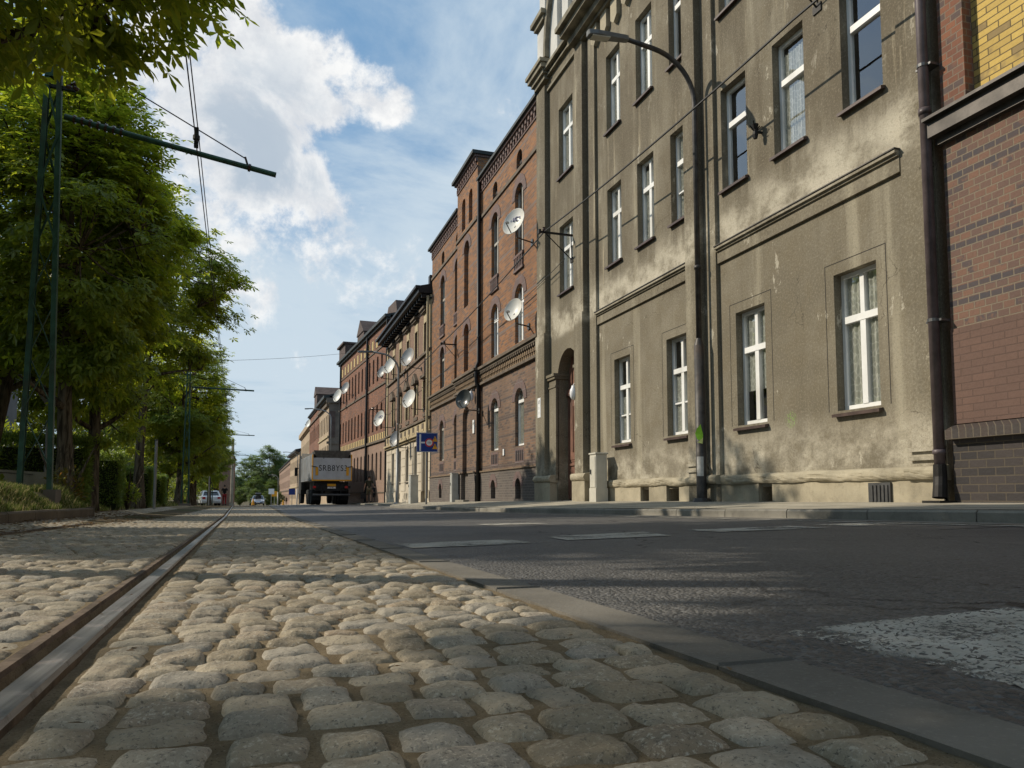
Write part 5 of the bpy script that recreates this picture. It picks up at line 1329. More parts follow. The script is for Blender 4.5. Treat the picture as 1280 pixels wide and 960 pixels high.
hg.box(-.03, -.03, 0, .03, .03, .30); hg.lathe([(0, .1), (.05, .12), (.05, .18), (0, .2)], None, 10); hgo = hg.build('wire_hanger', M['black'], None, loc=(XW(11.6), 11.8, 5.34)); tag(hgo, 'black hanger clamp carrying the wires below the nearest cantilever arm', 'clamp')
wire('feeder_cable', 'thick feeder cable sloping from the second mast top to the near mast crossarm', [(-3.55, 41.5, 7.05), (-3.4, 12.3, 6.72), (-2.9, -14, 6.9)], .012, 'wiregrey', .10)
wire('feeder_cable', 'thinner feeder cable below the first, sloping to the second mast', [(-3.5, 41.5, 6.45), (-3.35, 12.3, 6.2), (-2.9, -14, 6.3)], .008, 'wiregrey', .12)
wire('span_wire', 'thin span wire crossing the street from the second mast to the brick houses', [(-3.5, 41.5, 7.05), (6.9, 53.5, 10.4)], .009, 'wiregrey', .15)
wire('facade_cable', 'thick black cable strung along the tenement fronts on wall brackets', [(6.42, -4.0, 6.3), (6.42, 7.8, 6.36), (6.40, 16.85, 6.60), (6.45, 28.1, 6.0), (6.5, 47, 5.6)], .017, sag=.09)
wire('facade_cable', 'thin loose cable drooping across the orange brick front', [(6.95, 16.9, 6.0), (6.95, 23.5, 5.75), (6.95, 33.2, 5.1)], .008, sag=.12)
def wbracket(label, s, z, X0=FX, reach=.85):
    t = thing('cable_bracket', label, 'bracket', (X0, s, z), R(90), 'cable brackets on the fronts')
    q = MB(); q.bar((0, -.03, .0), (0, reach, 0), .04, .045); q.box(-.06, reach - .02, -.05, .06, reach + .03, .05); q.build('bar', M['ironblack'], t)
    q = MB(); q.bar((0, .0, -.62), (0, reach * .8, -.03), .018); q.bar((.0, .0, -.62), (0.0, .03, .0), .02); q.box(-.08, -.02, -.68, .08, .02, -.56); q.build('strut', M['ironblack'], t)
    q = MB(); q.lathe([(0, .03), (.035, .03), (.045, .06), (.03, .09), (.04, .12), (0, .13)], Matrix.Translation((0, reach - .12, 0)), 10); q.build('insulator', M['ceramic'], t)
wbracket('black wall bracket with strut at the corner between grey and orange tenements', 16.85, 6.58)
wbracket('black wall bracket at the top of the grey tenement, carrying the cable', 8.15, 7.5, FX, .85)
wbracket('small black wall bracket left of the bay on the orange tenement', 28.0, 5.98, FX, .7)
wbracket('black wall bracket on the deep red tenement above its ground floor', 47.2, 5.55, FX + .05, .8)
# ================================================================== street lamps
def lamp(label, X, s, zb, H, reach, mat, r0=.075, r1=.045, rz=0, head_tilt=.06):
    t = thing('street_lamp', label, 'street lamp', (X, s, zb), rz, 'street lamps on the pavement')
    q = MB(); q.tube([(0, 0, -.2), (0, 0, .0), (0, 0, 2.6)], [r0, r0, r0], 14); q.tube([(0, 0, 2.6), (0, 0, 2.72)], [r0, r1], 14, caps=False)
    pts = [(0, 0, 2.7), (0, 0, H)]
    for i in range(1, 11):
        a = math.pi / 2 * i / 10 * .92; pts.append((-reach * .62 * (1 - math.cos(a)), 0, H + .85 * math.sin(a)))
    x, z = pts[-1][0], pts[-1][2]; pts.append((x - reach * .36, 0, z + .07))
    q.tube(pts, [r1] * 2 + [r1 * .9] * 10 + [r1 * .8], 12); q.tube([(0, 0, 3.9), (0, 0, 3.96)], r1 * 1.3, 12)
    q.build('pole', M[mat], t, smooth=True)
    q = MB(); q.tube([(0, 0, -.02), (0, 0, .06)], [r0 * 2.0, r0 * 1.5], 12); q.build('base_collar', M[mat], t)
    ex, ez = pts[-1][0], pts[-1][2]
    q = MB(); Mx = Matrix.Translation((ex, 0, ez)) @ Matrix.Rotation(-head_tilt, 4, 'Y')
    prof = [(.06, .045), (.0, .06), (-.25, .075), (-.52, .10), (-.66, .08), (-.68, .05)]
    vs = []; n = len(prof)
    for (x, w) in prof: vs += [(x, -w, -.045), (x, w, -.045), (x, w * .75, .05), (x, -w * .75, .05)]
    fs = [(i * 4 + j, i * 4 + (j + 1) % 4, (i + 1) * 4 + (j + 1) % 4, (i + 1) * 4 + j) for i in range(n - 1) for j in range(4)] + [(3, 2, 1, 0), (n * 4 - 4, n * 4 - 3, n * 4 - 2, n * 4 - 1)]
    q.add([tuple(Mx @ Vector(p)) for p in vs], fs); hd = q.build('lamp_head', M['lamphead'], t); bevel(hd, .012)
    q = MB(); q.box(-.62, -.075, -.062, -.30, .075, -.043, 0, Mx); q.build('lens', M['lens'], hd)
    return t
L1 = lamp('dark curved street lamp in front of the grey tenement, with a lime sticker', 6.90, 10.92, walk_z(6.9, 10.92), 6.78, 1.45, 'lamppost', .084, .046)
def around(r, z0, z1, a0, a1, n=8): 
    q = MB()
    for i in range(n):
        b0 = a0 + (a1 - a0) * i / n; b1 = a0 + (a1 - a0) * (i + 1) / n
        q.quad((r * math.cos(b0), r * math.sin(b0), z0), (r * math.cos(b1), r * math.sin(b1), z0), (r * math.cos(b1), r * math.sin(b1), z1), (r * math.cos(b0), r * math.sin(b0), z1))
    return q
z0 = walk_z(6.55, 10.35)
o = around(.0865, .42, .74, R(185), R(262)).build('paper_notice', M['paper'], L1)
q = MB(); a0 = R(205)
vs = [(-.10, -.05, 1.02), (-.03, -.098, 1.0), (-.02, -.10, 1.1), (-.06, -.095, 1.27), (-.11, -.06, 1.2), (-.125, -.03, 1.12)]
q.add(vs, [(0, 1, 2, 5), (5, 2, 3, 4)]); q.add([(p[0] - .008, p[1] - .01, p[2] - .05) for p in vs[:3]], [(0, 1, 2)], 1); q.build('sticker', [M['sticker'], M['stickery']], L1)
lamp('grey curved street lamp in front of the cream ground floor', 6.45, 37.6, walk_z(6.45, 37.6), 6.6, 1.5, 'lampgrey', .09, .055)
lamp('distant curved street lamp behind the tipper truck', 6.35, 75, walk_z(6.35, 75), 8.2, 2.0, 'lampgrey', .09, .06)
lamp('far curved street lamp at the end of the tenement row', 6.0, 135, walk_z(6.1, 135), 8.0, 2.0, 'lampgrey', .1, .06)
lamp('tiny far street lamp in front of the big far tree', 3.4, 160, G(160), 5.2, 1.4, 'lampgrey', .12, .08)

# ================================================================== satellite dishes
def dish(label, X, s, z, dia, mat='dish', wallX=FX, logo=None, dirx=(-.80, -.50, .30), mid=None, group='satellite dishes on the fronts'):
    t = thing('satellite_dish', label, 'satellite dish', (X, s, z), 0, group)
    zax = Vector(dirx).normalized(); xax = Vector((0, 0, 1)).cross(zax).normalized(); yax = zax.cross(xax)
    Mx = Matrix((xax, yax, zax)).transposed().to_4x4()
    q = MB(); n = 8; r = dia / 2
    prof = [(r * i / n + 1e-4, .16 * dia * (i / n) ** 2) for i in range(n + 1)] + [(r * 1.02, .16 * dia - .004), (r * 1.02, .16 * dia - .016), (r * .97, .16 * dia - .02)] + [(r * i / n + 1e-4, .16 * dia * (i / n) ** 2 - .016) for i in range(n - 1, -1, -1)]
    S = Matrix.Diagonal((.93, 1.04, 1, 1))
    q.lathe(prof, Mx @ S, 32)
    if logo:
        k = MB(); k.text(logo, dia * .36, Mx @ Matrix.Translation((0, dia * .20, .16 * dia * .25)), 1, .012); q.add(k.v, k.f, 1)
    q.build('reflector', [M[mat], M['navy']], t, smooth=False)
    q = MB(); e = Mx @ Vector((0, -dia * .28, dia * .52)); q.tube([Mx @ Vector((0, -r, .10 * dia)), e], .014, 6); 
    q.build('feed_arm', M['metal'], t)
    q = MB(); q.tube([e, e + (Mx.to_3x3() @ Vector((0, .3, -.8))).normalized() * .12], [.03, .035], 10); q.build('feed_horn', M['dishgrey'], t)
    q = MB(); b = Mx @ Vector((0, -.05, -.03)); q.tube([b, (b.x + .02, b.y + .02, b.z - dia * .42), (wallX - X, b.y + .28, b.z - dia * .42)], .022, 8); q.box(wallX - X - .012, b.y + .2, b.z - dia * .42 - .09, wallX - X + .004, b.y + .36, b.z - dia * .42 + .09)
    q.tube([b, Mx @ Vector((0, -dia * .2, 0))], .03, 6)
    q.build('mount', M['metal'], t)
    return t
dish('upper white dish lettered nc+ on the orange tenement', 6.55, 19.45, 7.72, .78, logo='nc+')
dish('lower white dish with a small square mark, beside a white window of the orange tenement', 6.62, 19.75, 5.33, .66, logo=None)
dish('glossy dark dish over the doorway of the orange tenement', 6.45, 24.55, 3.42, .64, 'dishdark', FX - .1, dirx=(-.75, -.62, .22))
dish('large dull grey dish below the upper sill of the bracketed tenement', 6.5, 35.0, 6.65, .88, 'dishgrey')
dish('large white dish below the pedimented windows of the bracketed tenement', 6.45, 34.3, 4.6, .84)
dish('white dish at the corner lamp above the bracketed tenement end', 6.4, 39.6, 7.0, .85, 'dish')
dish('small dark grey dish left of the white one at the corner lamp', 6.4, 42.6, 7.15, .66, 'dishgrey')
dish('white dish lettered nc+ above the tan ground floor of the deep red tenement', 6.42, 43.2, 4.55, .9, logo='nc+')
dish('pale translucent-looking dish low behind the grey lamp post', 6.5, 38.3, 3.05, .8, 'dishgrey')
dish('white dish high at the far end of the deep red tenement', 5.75, 61.2, 8.1, 1.0, wallX=6.25)
dish('grey dish high beside the white one on the deep red tenement', 5.95, 57.4, 8.2, .9, 'dishgrey', 6.5)
dish('white dish over the red house beyond the dark end wall', 5.6, 98.0, 9.2, 1.0, wallX=6.3)

# ================================================================== small things on and before the fronts
def cabinet(label, X, s, zb, w, d, h, mat):
    t = thing('utility_cabinet', label, 'cabinet', (X, s, zb), R(90), 'utility cabinets against the fronts')
    q = MB(); q.box(-w / 2, -d / 2, .0, w / 2, d / 2, h); bevel(q.build('body', M[mat], t), .01)
    q = MB(); q.box(-w / 2 - .02, -d / 2 - .02, h - .0, w / 2 + .02, d / 2 + .02, h + .035); bevel(q.build('lid', M[mat], t), .008)
    q = MB(); q.box(-w / 2 + .03, d / 2, .3, w / 2 - .03, d / 2 + .012, h - .05); dr = q.build('door', M[mat], t)
    q = MB(); q.box(w / 2 - .10, d / 2 + .012, h * .58, w / 2 - .07, d / 2 + .035, h * .68); q.build('handle', M['metal'], dr)
    q = MB(); q.box(-w / 2 - .01, -d / 2 - .01, -.12, w / 2 + .01, d / 2 + .01, .28); q.build('base', M[mat], t)
cabinet('cream utility cabinet beside the arched door of the grey tenement', 6.86, 14.86, walk_z(6.86, 14.9), .32, .26, 1.0, 'cabinet')
cabinet('narrow grey utility cabinet against the orange tenement plinth', 6.80, 27.35, walk_z(6.85, 27), .28, .24, 1.02, 'cabgrey')
cabinet('grey utility cabinet beside the dark doorway of the cream ground floor', 6.6, 34.2, walk_z(6.6, 34.5), .5, .34, 1.25, 'cabgrey')
def wall_lamp(label, X, s, z):
    t = thing('wall_lamp', label, 'wall lamp', (X, s, z), R(90), 'white globe lamps by the doors')
    q = MB(); q.tube([(0, -.02, .22), (0, .09, .22), (0, .11, .17)], .022, 8); q.lathe([(.05, 0), (.05, .02), (0, .02)], Matrix.Translation((0, 0, .22)) @ Matrix.Rotation(-math.pi / 2, 4, 'X'), 12); q.build('arm', M['metal'], t)
    q = MB(); q.lathe([(.001, -.17), (.045, -.155), (.085, -.09), (.095, -.01), (.08, .08), (.05, .13), (.05, .17), (0, .175)], Matrix.Translation((0, .11, 0)), 18); q.build('globe', M['globe'], t, smooth=True)
wall_lamp('white oval globe lamp beside the arched brown door', FX - .06, 16.40, 2.62)
wall_lamp('white oval globe lamp beside the dark doorway of the orange tenement', FX - .14, 25.3, 4.0 - .35)
def plate(label, X, s, z, w, h, txt):
    q = MB(); q.box(-w / 2, 0, -h / 2, w / 2, .02, h / 2)
    Mx = Matrix(((-1, 0, 0, 0), (0, 0, 1, .022), (0, 1, 0, 0), (0, 0, 0, 1)))
    for i, (tx, sz, zz) in enumerate(txt): q.text(tx, sz, Matrix.Translation((0, 0, zz)) @ Mx, 1, .001)
    o = q.build('number_plate', [M['signwhite'], M['black']]); o.location = (X, s, z); o.rotation_euler = (0, 0, R(90)); tag(o, label, 'sign', 'white house number plates')
plate('white house number plate on the pilaster left of the arched brown door', FX - .16, 18.72, 2.52, .22, .52, [('17', .13, .14), ('I', .1, -.02), ('I', .1, -.14)])
plate('white house number plate beside the dark doorway of the orange tenement', FX - .135, 25.35, 2.6, .2, .46, [('19', .13, .1)])
plate('small blank white plate below the first arched window of the orange tenement', FX + .005, 22.35, 1.55, .12, .2, [])
q = MB(); q.lathe([(.0, 0), (.03, .0), (.045, .06), (.03, .14), (.055, .22), (0, .24)], None, 8)
for k in range(6): q.bar((0, 0, .1), (.11 * math.cos(k), -.02 + .05 * math.sin(k), .2 + .05 * math.sin(2 * k)), .014)
q.bar((0, .0, .1), (.2, 0, .12), .03)
fo = q.build('flag_holder', M['ironblack']); fo.location = (FX - .12, 9.42, 5.60); tag(fo, 'rusty iron flag holder between two upper windows of the grey tenement', 'flag holder')

# blue direction sign
sg = thing('traffic_sign', 'square blue road layout sign with red ring and orange triangles on a grey post', 'traffic sign', (5.45, 25.9, walk_z(5.45, 25.9)), 0)
q = MB(); q.tube([(0, 0, -.2), (0, 0, 2.55)], .035, 10); q.build('post', M['lampgrey'], sg)
rzv = R(-8)
Mx = Matrix.Translation((0, -.05, 2.14)) @ Matrix.Rotation(rzv, 4, 'Z')
q = MB(); q.box(-.37, -.006, -.34, .37, .012, .34, 0, Mx)
for a in ((-.36, -.33, .36, -.318), (-.36, .318, .36, .33), (-.36, -.33, -.348, .33), (.348, -.33, .36, .33)): q.box(a[0], -.009, a[1], a[2], -.005, a[3], 1, Mx)
q.box(-.27, -.010, -.30, -.21, -.005, .28, 1, Mx); q.box(-.21, -.010, -.035, .0, -.005, .02, 1, Mx); q.prism([(-.28, .27), (-.20, .27), (-.24, .32)], -.010, -.006, 'y', 1) if False else None
def disc(r0, r1, cx, cz, m, y0):
    n = 28; vs = []; 
    for i in range(n):
        a = 2 * math.pi * i / n; vs += [Mx @ Vector((cx + r0 * math.cos(a), y0, cz + r0 * math.sin(a))), Mx @ Vector((cx + r1 * math.cos(a), y0, cz + r1 * math.sin(a)))]
    q.add(vs, [(2 * i, 2 * i + 1, (2 * i + 3) % (2 * n), (2 * i + 2) % (2 * n)) for i in range(n)], m)
disc(.001, .115, .075, -.01, 1, -.012); disc(.105, .148, .075, -.01, 2, -.014)
q.text('3,5t', .085, Mx @ Matrix.Translation((.075, -.014, -.01)) @ Matrix.Rotation(R(90), 4, 'X'), 4, .001)
for cz in (.13, -.13):
    tri = [(.18, cz - .10), (.36, cz - .10), (.27, cz + .10)]
    q.add([Mx @ Vector((x, -.016, z)) for x, z in tri], [(0, 1, 2)], 3)
    tri2 = [(.205, cz - .085), (.335, cz - .085), (.27, cz + .065)]
    q.bar(Mx @ Vector((.27, -.018, cz - .02)), Mx @ Vector((.27, -.018, cz + .035)), .018, .004, 4); q.bar(Mx @ Vector((.262, -.018, cz - .06)), Mx @ Vector((.278, -.018, cz - .06)), .018, .004, 4)
q.build('sign_panel', [M['signblue'], M['signwhite'], M['signred'], M['signyellow'], M['black']], sg)
sb = thing('sign_back', 'dark grey back of two signs on a post beside the white parked car', 'traffic sign', (-3.55, 60, G(60)), 0, 'signs seen from behind')
q = MB(); q.tube([(0, .03, -.2), (0, .03, 3.75)], .04, 8); q.build('post', M['lampgrey'], sb)
q = MB(); q.box(-.36, -.03, 2.95, .36, -.01, 3.75); q.box(-.4, -.03, 2.3, .4, -.01, 2.92); q.build('sign_panel', M['signback'], sb)
sb2 = thing('sign_back', 'pale grey triangular sign back half hidden behind the first trunk past the near mast', 'traffic sign', (-4.0, 17.0, .0), .2, 'signs seen from behind')
q = MB(); q.tube([(0, .03, -.2), (0, .03, 2.4)], .03, 8); q.build('post', M['lampgrey'], sb2)
q = MB(); q.prism([(-.3, 2.4), (.3, 2.4), (0, 1.9)], -.02, .0, 'y'); q.build('sign_panel', M['lampgrey'], sb2)
gp = thing('thin_post', 'thin grey post on the grass beside the leaning chestnut', 'post', (-2.9, 24.2, -.1)); q = MB(); q.tube([(0, 0, -.3), (0, 0, 1.9)], .04, 8); q.build('shaft', M['lampgrey'], gp); q = MB(); q.tube([(0, 0, 1.9), (0, 0, 1.94)], .05, 8); q.build('cap', M['metal'], gp)
for X, s, lb, mt, h in ((4.9, 128, 'blue sign at the kerb before the far tan tenement', 'signblue', 2.6), (2.6, 152, 'yellow sign on a post at the far end of the street', 'signyellow', 2.6), (2.0, 149, 'white sign on a post beside the far yellow one', 'signwhite', 3.0)):
    t = thing('far_sign', lb, 'traffic sign', (X, s, G(s)), 0, 'small far signs'); q = MB(); q.tube([(0, 0, -.3), (0, 0, h)], .05, 6); q.build('post', M['lampgrey'], t); q = MB(); q.box(-.5, -.06, h - .9, .5, -.04, h + .1); q.build('sign_panel', M[mt], t)
for X, s, lb in ((-.9, 112, 'orange warning cone on the tramway in the distance'), (3.9, 140, 'red and white barrier block at the far right of the carriageway')):
    t = thing('traffic_cone', lb, 'cone', (X, s, G(s)), 0); q = MB(); q.box(-.28, -.28, 0, .28, .28, .06); q.build('base', M['black'], t); q = MB(); q.lathe([(.22, .06), (.06, .95), (0, .97)], None, 14); q.build('body', M['signyellow'] if s < 150 else M['signred'], t)

# ================================================================== vehicles
M['truckgrey'] = simple('tipper_body_grey', (.34, .35, .36), .5, .12, 2, .1, .2, dirt=(.22, .2, .17))
M['tailwhite'] = simple('tailgate_pale_grey', (.52, .53, .55), .5, .08, 2, .05, 0, dirt=(.40, .38, .34))
M['tarp'] = simple('rolled_tarp', (.10, .092, .08), .9, .25, 5, .3)
M['rubber'] = simple('tyre_rubber', (.018, .018, .018), .85, .2, 9, .2)
M['chassis'] = simple('black_chassis', (.02, .02, .02), .7, .3, 6, .1)
M['redlens'] = simple('red_lamp_lens', (.45, .015, .02), .25, .1, 5, 0)
M['orangereflector'] = simple('orange_marker', (.80, .38, .02), .4, .05, 5, 0)
M['carwhite'] = simple('white_car_paint', (.72, .73, .74), .2, .04, 2, 0, 0, .6)
M['carsilver'] = simple('silver_car_paint', (.42, .46, .52), .22, .05, 2, 0, .5, .6)
M['chrome'] = simple('headlamp_glass', (.6, .62, .65), .15, .05, 2, 0, .6)
TX, TS = 4.42, 50.6
tr_ = thing('tipper_truck', 'grey tipper truck seen from behind with orange markers and a lettered tailgate', 'truck', (TX, TS, gz(TX, TS) - .0), R(2.2))
q = MB(); Lb = 8.0
prof = [(-1.24, 1.62), (1.24, 1.62), (1.26, 3.25), (-1.26, 3.25)]
q.box(-1.25, .12, 1.60, -1.17, Lb, 3.28); q.box(1.17, .12, 1.60, 1.25, Lb, 3.28); q.box(-1.17, .12, 1.60, 1.17, Lb, 1.7); q.box(-1.17, Lb - .1, 1.7, 1.17, Lb, 3.5)
for k in range(9): q.box(-1.285, .4 + k * .9, 1.62, -1.25, .5 + k * .9, 3.26); q.box(1.25, .4 + k * .9, 1.62, 1.285, .5 + k * .9, 3.26)
q.prism([(.12, 3.28), (Lb, 3.28), (Lb, 3.72), (7.2, 3.62), (1.6, 3.34), (.4, 3.46)], -1.22, 1.22, 'x', 1)
tb = q.build('tipper_body', [M['truckgrey'], M['tarp']], tr_)
q = MB(); q.box(-1.22, .0, 1.63, 1.22, .115, 3.04); 
q.box(-1.25, -.02, 1.55, 1.25, .1, 1.63, 1); q.box(-1.27, -.01, 1.6, -1.205, .1, 3.25, 1); q.box(1.205, -.01, 1.6, 1.27, .1, 3.25, 1)
q.prism([(-1.0, 3.04), (1.0, 3.04), (1.19, 3.52), (-1.19, 3.52)], .02, .10, 'y', 2)
for x in (-.55, .55): q.box(x - .02, -.014, 2.98, x + .02, .0, 3.06, 3)
tg = q.build('tailgate', [M['tailwhite'], M['orangereflector'], M['tarp'], M['chassis']], tr_)
q = MB(); q.text('SRB8YS3', .56, Matrix.Translation((0.06, -.004, 2.36)) @ Matrix.Rotation(R(90), 4, 'X') @ Matrix.Diagonal((.80, .96, 1, 1)), 0, .003, bold=.003, sp=1.14); q.build('tailgate_letters', M['black'], tg)
for sx in (-1, 1):
    q = MB(); q.box(sx * .98 - .085, -.035, 1.90, sx * .98 + .085, -.002, 2.44); q.build('marker_board', M['orangereflector'], tg)
    q = MB(); q.bar((sx * .98, -.02, 2.44), (sx * 1.32, -.02, 2.50), .045); q.build('hinge_arm', M['chassis'], tg)
q = MB(); q.box(-.5, .5, .75, -.38, 10.6, 1.05); q.box(.38, .5, .75, .5, 10.6, 1.05); q.box(-1.1, .3, 1.05, 1.1, .5, 1.5); q.box(-1.05, .25, .9, 1.05, .33, 1.36); q.box(-.6, 1.0, 1.05, .6, 8, 1.58)
for sx in (-1, 1): q.box(sx * .62 - .03, .2, .65, sx * .62 + .03, .4, 1.2)
q.build('chassis', M['chassis'], tr_)
q = MB(); q.tube([(-1.18, .16, .64), (1.18, .16, .64)], .085, 10); bmpr = q.build('bumper_bar', M['metal'], tr_)
for sx in (-1, 1):
    q = MB(); q.box(sx * 1.02 - .2, .13, 1.06, sx * 1.02 + .2, .24, 1.24); lb = q.build('tail_lamp', M['chassis'], tr_)
    q = MB(); q.box(sx * 1.02 - .17, .115, 1.08, sx * 1.02 + .02, .13, 1.22); q.build('lens', M['redlens'], lb)
q = MB(); q.box(-.27, .2, 1.20, .27, .235, 1.36); q.build('orange_plate', M['orangereflector'], tr_)
q = MB(); q.box(-.26, .2, 1.05, .26, .235, 1.165); q.text('SY 48', .1, Matrix.Translation((0, .198, 1.105)) @ Matrix.Rotation(R(90), 4, 'X'), 1, .001); q.v = q.v; q.build('number_plate', [M['signwhite'], M['black']], tr_)
def wheel(par, x, y, r, w):
    q = MB(); Mx = Matrix.Translation((x, y, r)) @ Matrix.Rotation(math.pi / 2, 4, 'Y')
    q.lathe([(r * .55, -w / 2), (r * .92, -w / 2), (r, -w * .36), (r, w * .36), (r * .92, w / 2), (r * .55, w / 2)], Mx, 22); wl = q.build('wheel', M['rubber'], par, smooth=False)
    q = MB(); q.lathe([(.001, -w * .2), (r * .3, -w * .25), (r * .56, -w * .42), (r * .56, w * .42), (r * .3, w * .25), (.001, w * .2)], Mx, 16); q.build('rim', M['metal'], wl)
for y in (1.4, 2.75, 4.1, 9.6):
    for x in ((-1.02, 1.02) if y > 5 else (-1.05, -.72, .72, 1.05)): wheel(tr_, x, y, .5, .30)
q = MB(); q.box(-1.22, 8.6, .7, 1.22, 10.7, 3.1); q.prism([(8.6, 3.1), (10.5, 3.1), (9.9, 3.65), (8.7, 3.6)], -1.15, 1.15, 'x'); q.box(-1.2, 8.45, 1.0, -.9, 8.6, 3.5); bevel(q.build('cab', M['chassis'], tr_), .05)
for sx in (-1, 1):
    q = MB(); q.box(sx * 1.42 - .12, 10.2, 2.1, sx * 1.42 + .12, 10.34, 2.75); q.bar((sx * 1.2, 10.3, 2.7), (sx * 1.42, 10.27, 2.7), .05); q.build('mirror', M['chassis'], tr_)
    q = MB(); q.box(sx * .9 - .27, .7, .30, sx * .9 + .27, .73, 1.0); q.build('mud_flap', M['rubber'], tr_)
def car(label, X, s, rz, paint, roofbox=False, group=None):
    t = thing('parked_car' if not roofbox else 'car', label, 'car', (X, s, G(s) + (.0)), rz)
    # front towards local -y; side profile (y, z)
    low = [(-2.15, .28), (-2.18, .55), (-2.05, .72), (-1.25, .92), (1.95, .98), (2.12, .88), (2.15, .45), (2.05, .25), (1.75, .25), (1.6, .5), (1.2, .5), (1.05, .24), (-1.05, .24), (-1.2, .5), (-1.6, .5), (-1.75, .26)]
    q = MB(); q.prism(low, -.88, .88, 'x'); b = q.build('body', M[paint], t); bevel(b, .06, 3)
    def cab(y0, y1, y2, y3, z0, z1, w0, w1, m, nm, par):
        q = MB(); vs = [(-w0, y0, z0), (w0, y0, z0), (w0, y3, z0), (-w0, y3, z0), (-w1, y1, z1), (w1, y1, z1), (w1, y2, z1), (-w1, y2, z1)]
        q.add(vs, [(0, 1, 5, 4), (1, 2, 6, 5), (2, 3, 7, 6), (3, 0, 4, 7), (4, 5, 6, 7), (3, 2, 1, 0)]); o = q.build(nm, M[m], par); bevel(o, .04, 2); return o
    cab(-1.25, -.42, 1.35, 1.9, .9, 1.40, .80, .62, 'dglass', 'window', t)
    cab(-.52, -.40, 1.38, 1.52, 1.36, 1.47, .66, .60, paint, 'roof', t)
    for sx in (-1, 1):
        q = MB(); q.bar((sx * .79, -1.22, .93), (sx * .62, -.45, 1.40), .07); q.bar((sx * .79, 1.86, .95), (sx * .62, 1.4, 1.40), .12); q.bar((sx * .8, .35, .93), (sx * .625, .35, 1.40), .06); q.build('pillar', M[paint], t)
        q = MB(); q.box(sx * .62 - .18, -2.17, .58, sx * .62 + .18, -2.05, .72); bevel(q.build('headlight', M['chrome'], t), .02)
        q = MB(); q.box(sx * .68 - .14, 2.05, .68, sx * .68 + .14, 2.17, .86); q.build('tail_lamp', M['redlens'], t)
        q = MB(); q.box(sx * .98 - .09, -.98, .92, sx * .98 + .09, -.85, 1.06); bevel(q.build('mirror', M[paint], t), .02)
        for y in (-1.4, 1.4): wheel(t, sx * .78, y, .32, .2)
    q = MB(); q.box(-.62, -2.2, .34, .62, -2.12, .50); q.build('grille', M['chassis'], t)
    q = MB(); q.box(-.26, -2.225, .42, .26, -2.19, .53); q.build('number_plate', M['signwhite'], t)
    q = MB(); q.box(-.26, 2.15, .55, .26, 2.18, .66); q.build('number_plate', M['signwhite'], t)
    if roofbox:
        q = MB(); q.prism([(-.9, 1.56), (1.0, 1.56), (1.05, 1.75), (.8, 1.88), (-.4, 1.88), (-.85, 1.72)], -.4, .4, 'x'); bevel(q.build('roof_box', M['black'], t), .06, 3)
        for y in (-.1, .8):
            q = MB(); q.bar((-.6, y, 1.52), (.6, y, 1.52), .04); q.build('roof_bar', M['black'], t)
car('silver car with a black roof box driving towards the camera', -.25, 118, 0, 'carsilver', True)
car('white hatchback parked under the trees left of the tramway', -4.75, 80, R(190), 'carwhite')
car('pale grey car parked nose to tail beyond the white hatchback', -3.95, 92, R(180), 'carsilver')

# ================================================================== people
M['skin'] = simple('skin', (.42, .25, .17), .55, .06, 8, 0)
M['hair'] = simple('dark_hair', (.03, .022, .016), .7, .2, 20, .2)
M['clothdark'] = simple('dark_olive_cloth', (.055, .055, .035), .9, .2, 8, .2)
M['clothtan'] = simple('khaki_cloth', (.17, .14, .085), .9, .15, 8, .2)
M['clothred'] = simple('red_cloth', (.33, .03, .035), .9, .12, 8, .2)
M['clothblack'] = simple('black_cloth', (.02, .018, .02), .9, .2, 8, .2)
M['clothpink'] = simple('salmon_cloth', (.42, .14, .10), .9, .12, 8, .2)
M['bag'] = simple('black_bag', (.014, .014, .015), .6, .2, 8, .1)
def skin_mesh(verts, edges, rad, root=0, sub=2):
    me = bpy.data.meshes.new('sk'); me.from_pydata(verts, edges, []); o = bpy.data.objects.new('sk', me); COL.objects.link(o)
    md = o.modifiers.new('s', 'SKIN'); md.use_smooth_shade = True
    for i, r in enumerate(rad):
        rr = r if isinstance(r, tuple) else (r, r); me.skin_vertices[0].data[i].radius = rr
        me.skin_vertices[0].data[i].use_root = (i == root)
    sb = o.modifiers.new('u', 'SUBSURF'); sb.levels = sub; sb.render_levels = sub
    dg = bpy.context.evaluated_depsgraph_get(); m2 = bpy.data.meshes.new_from_object(o.evaluated_get(dg))
    q = MB(); q.add([tuple(v.co) for v in m2.vertices], [tuple(p.vertices) for p in m2.polygons])
    bpy.data.objects.remove(o); return q
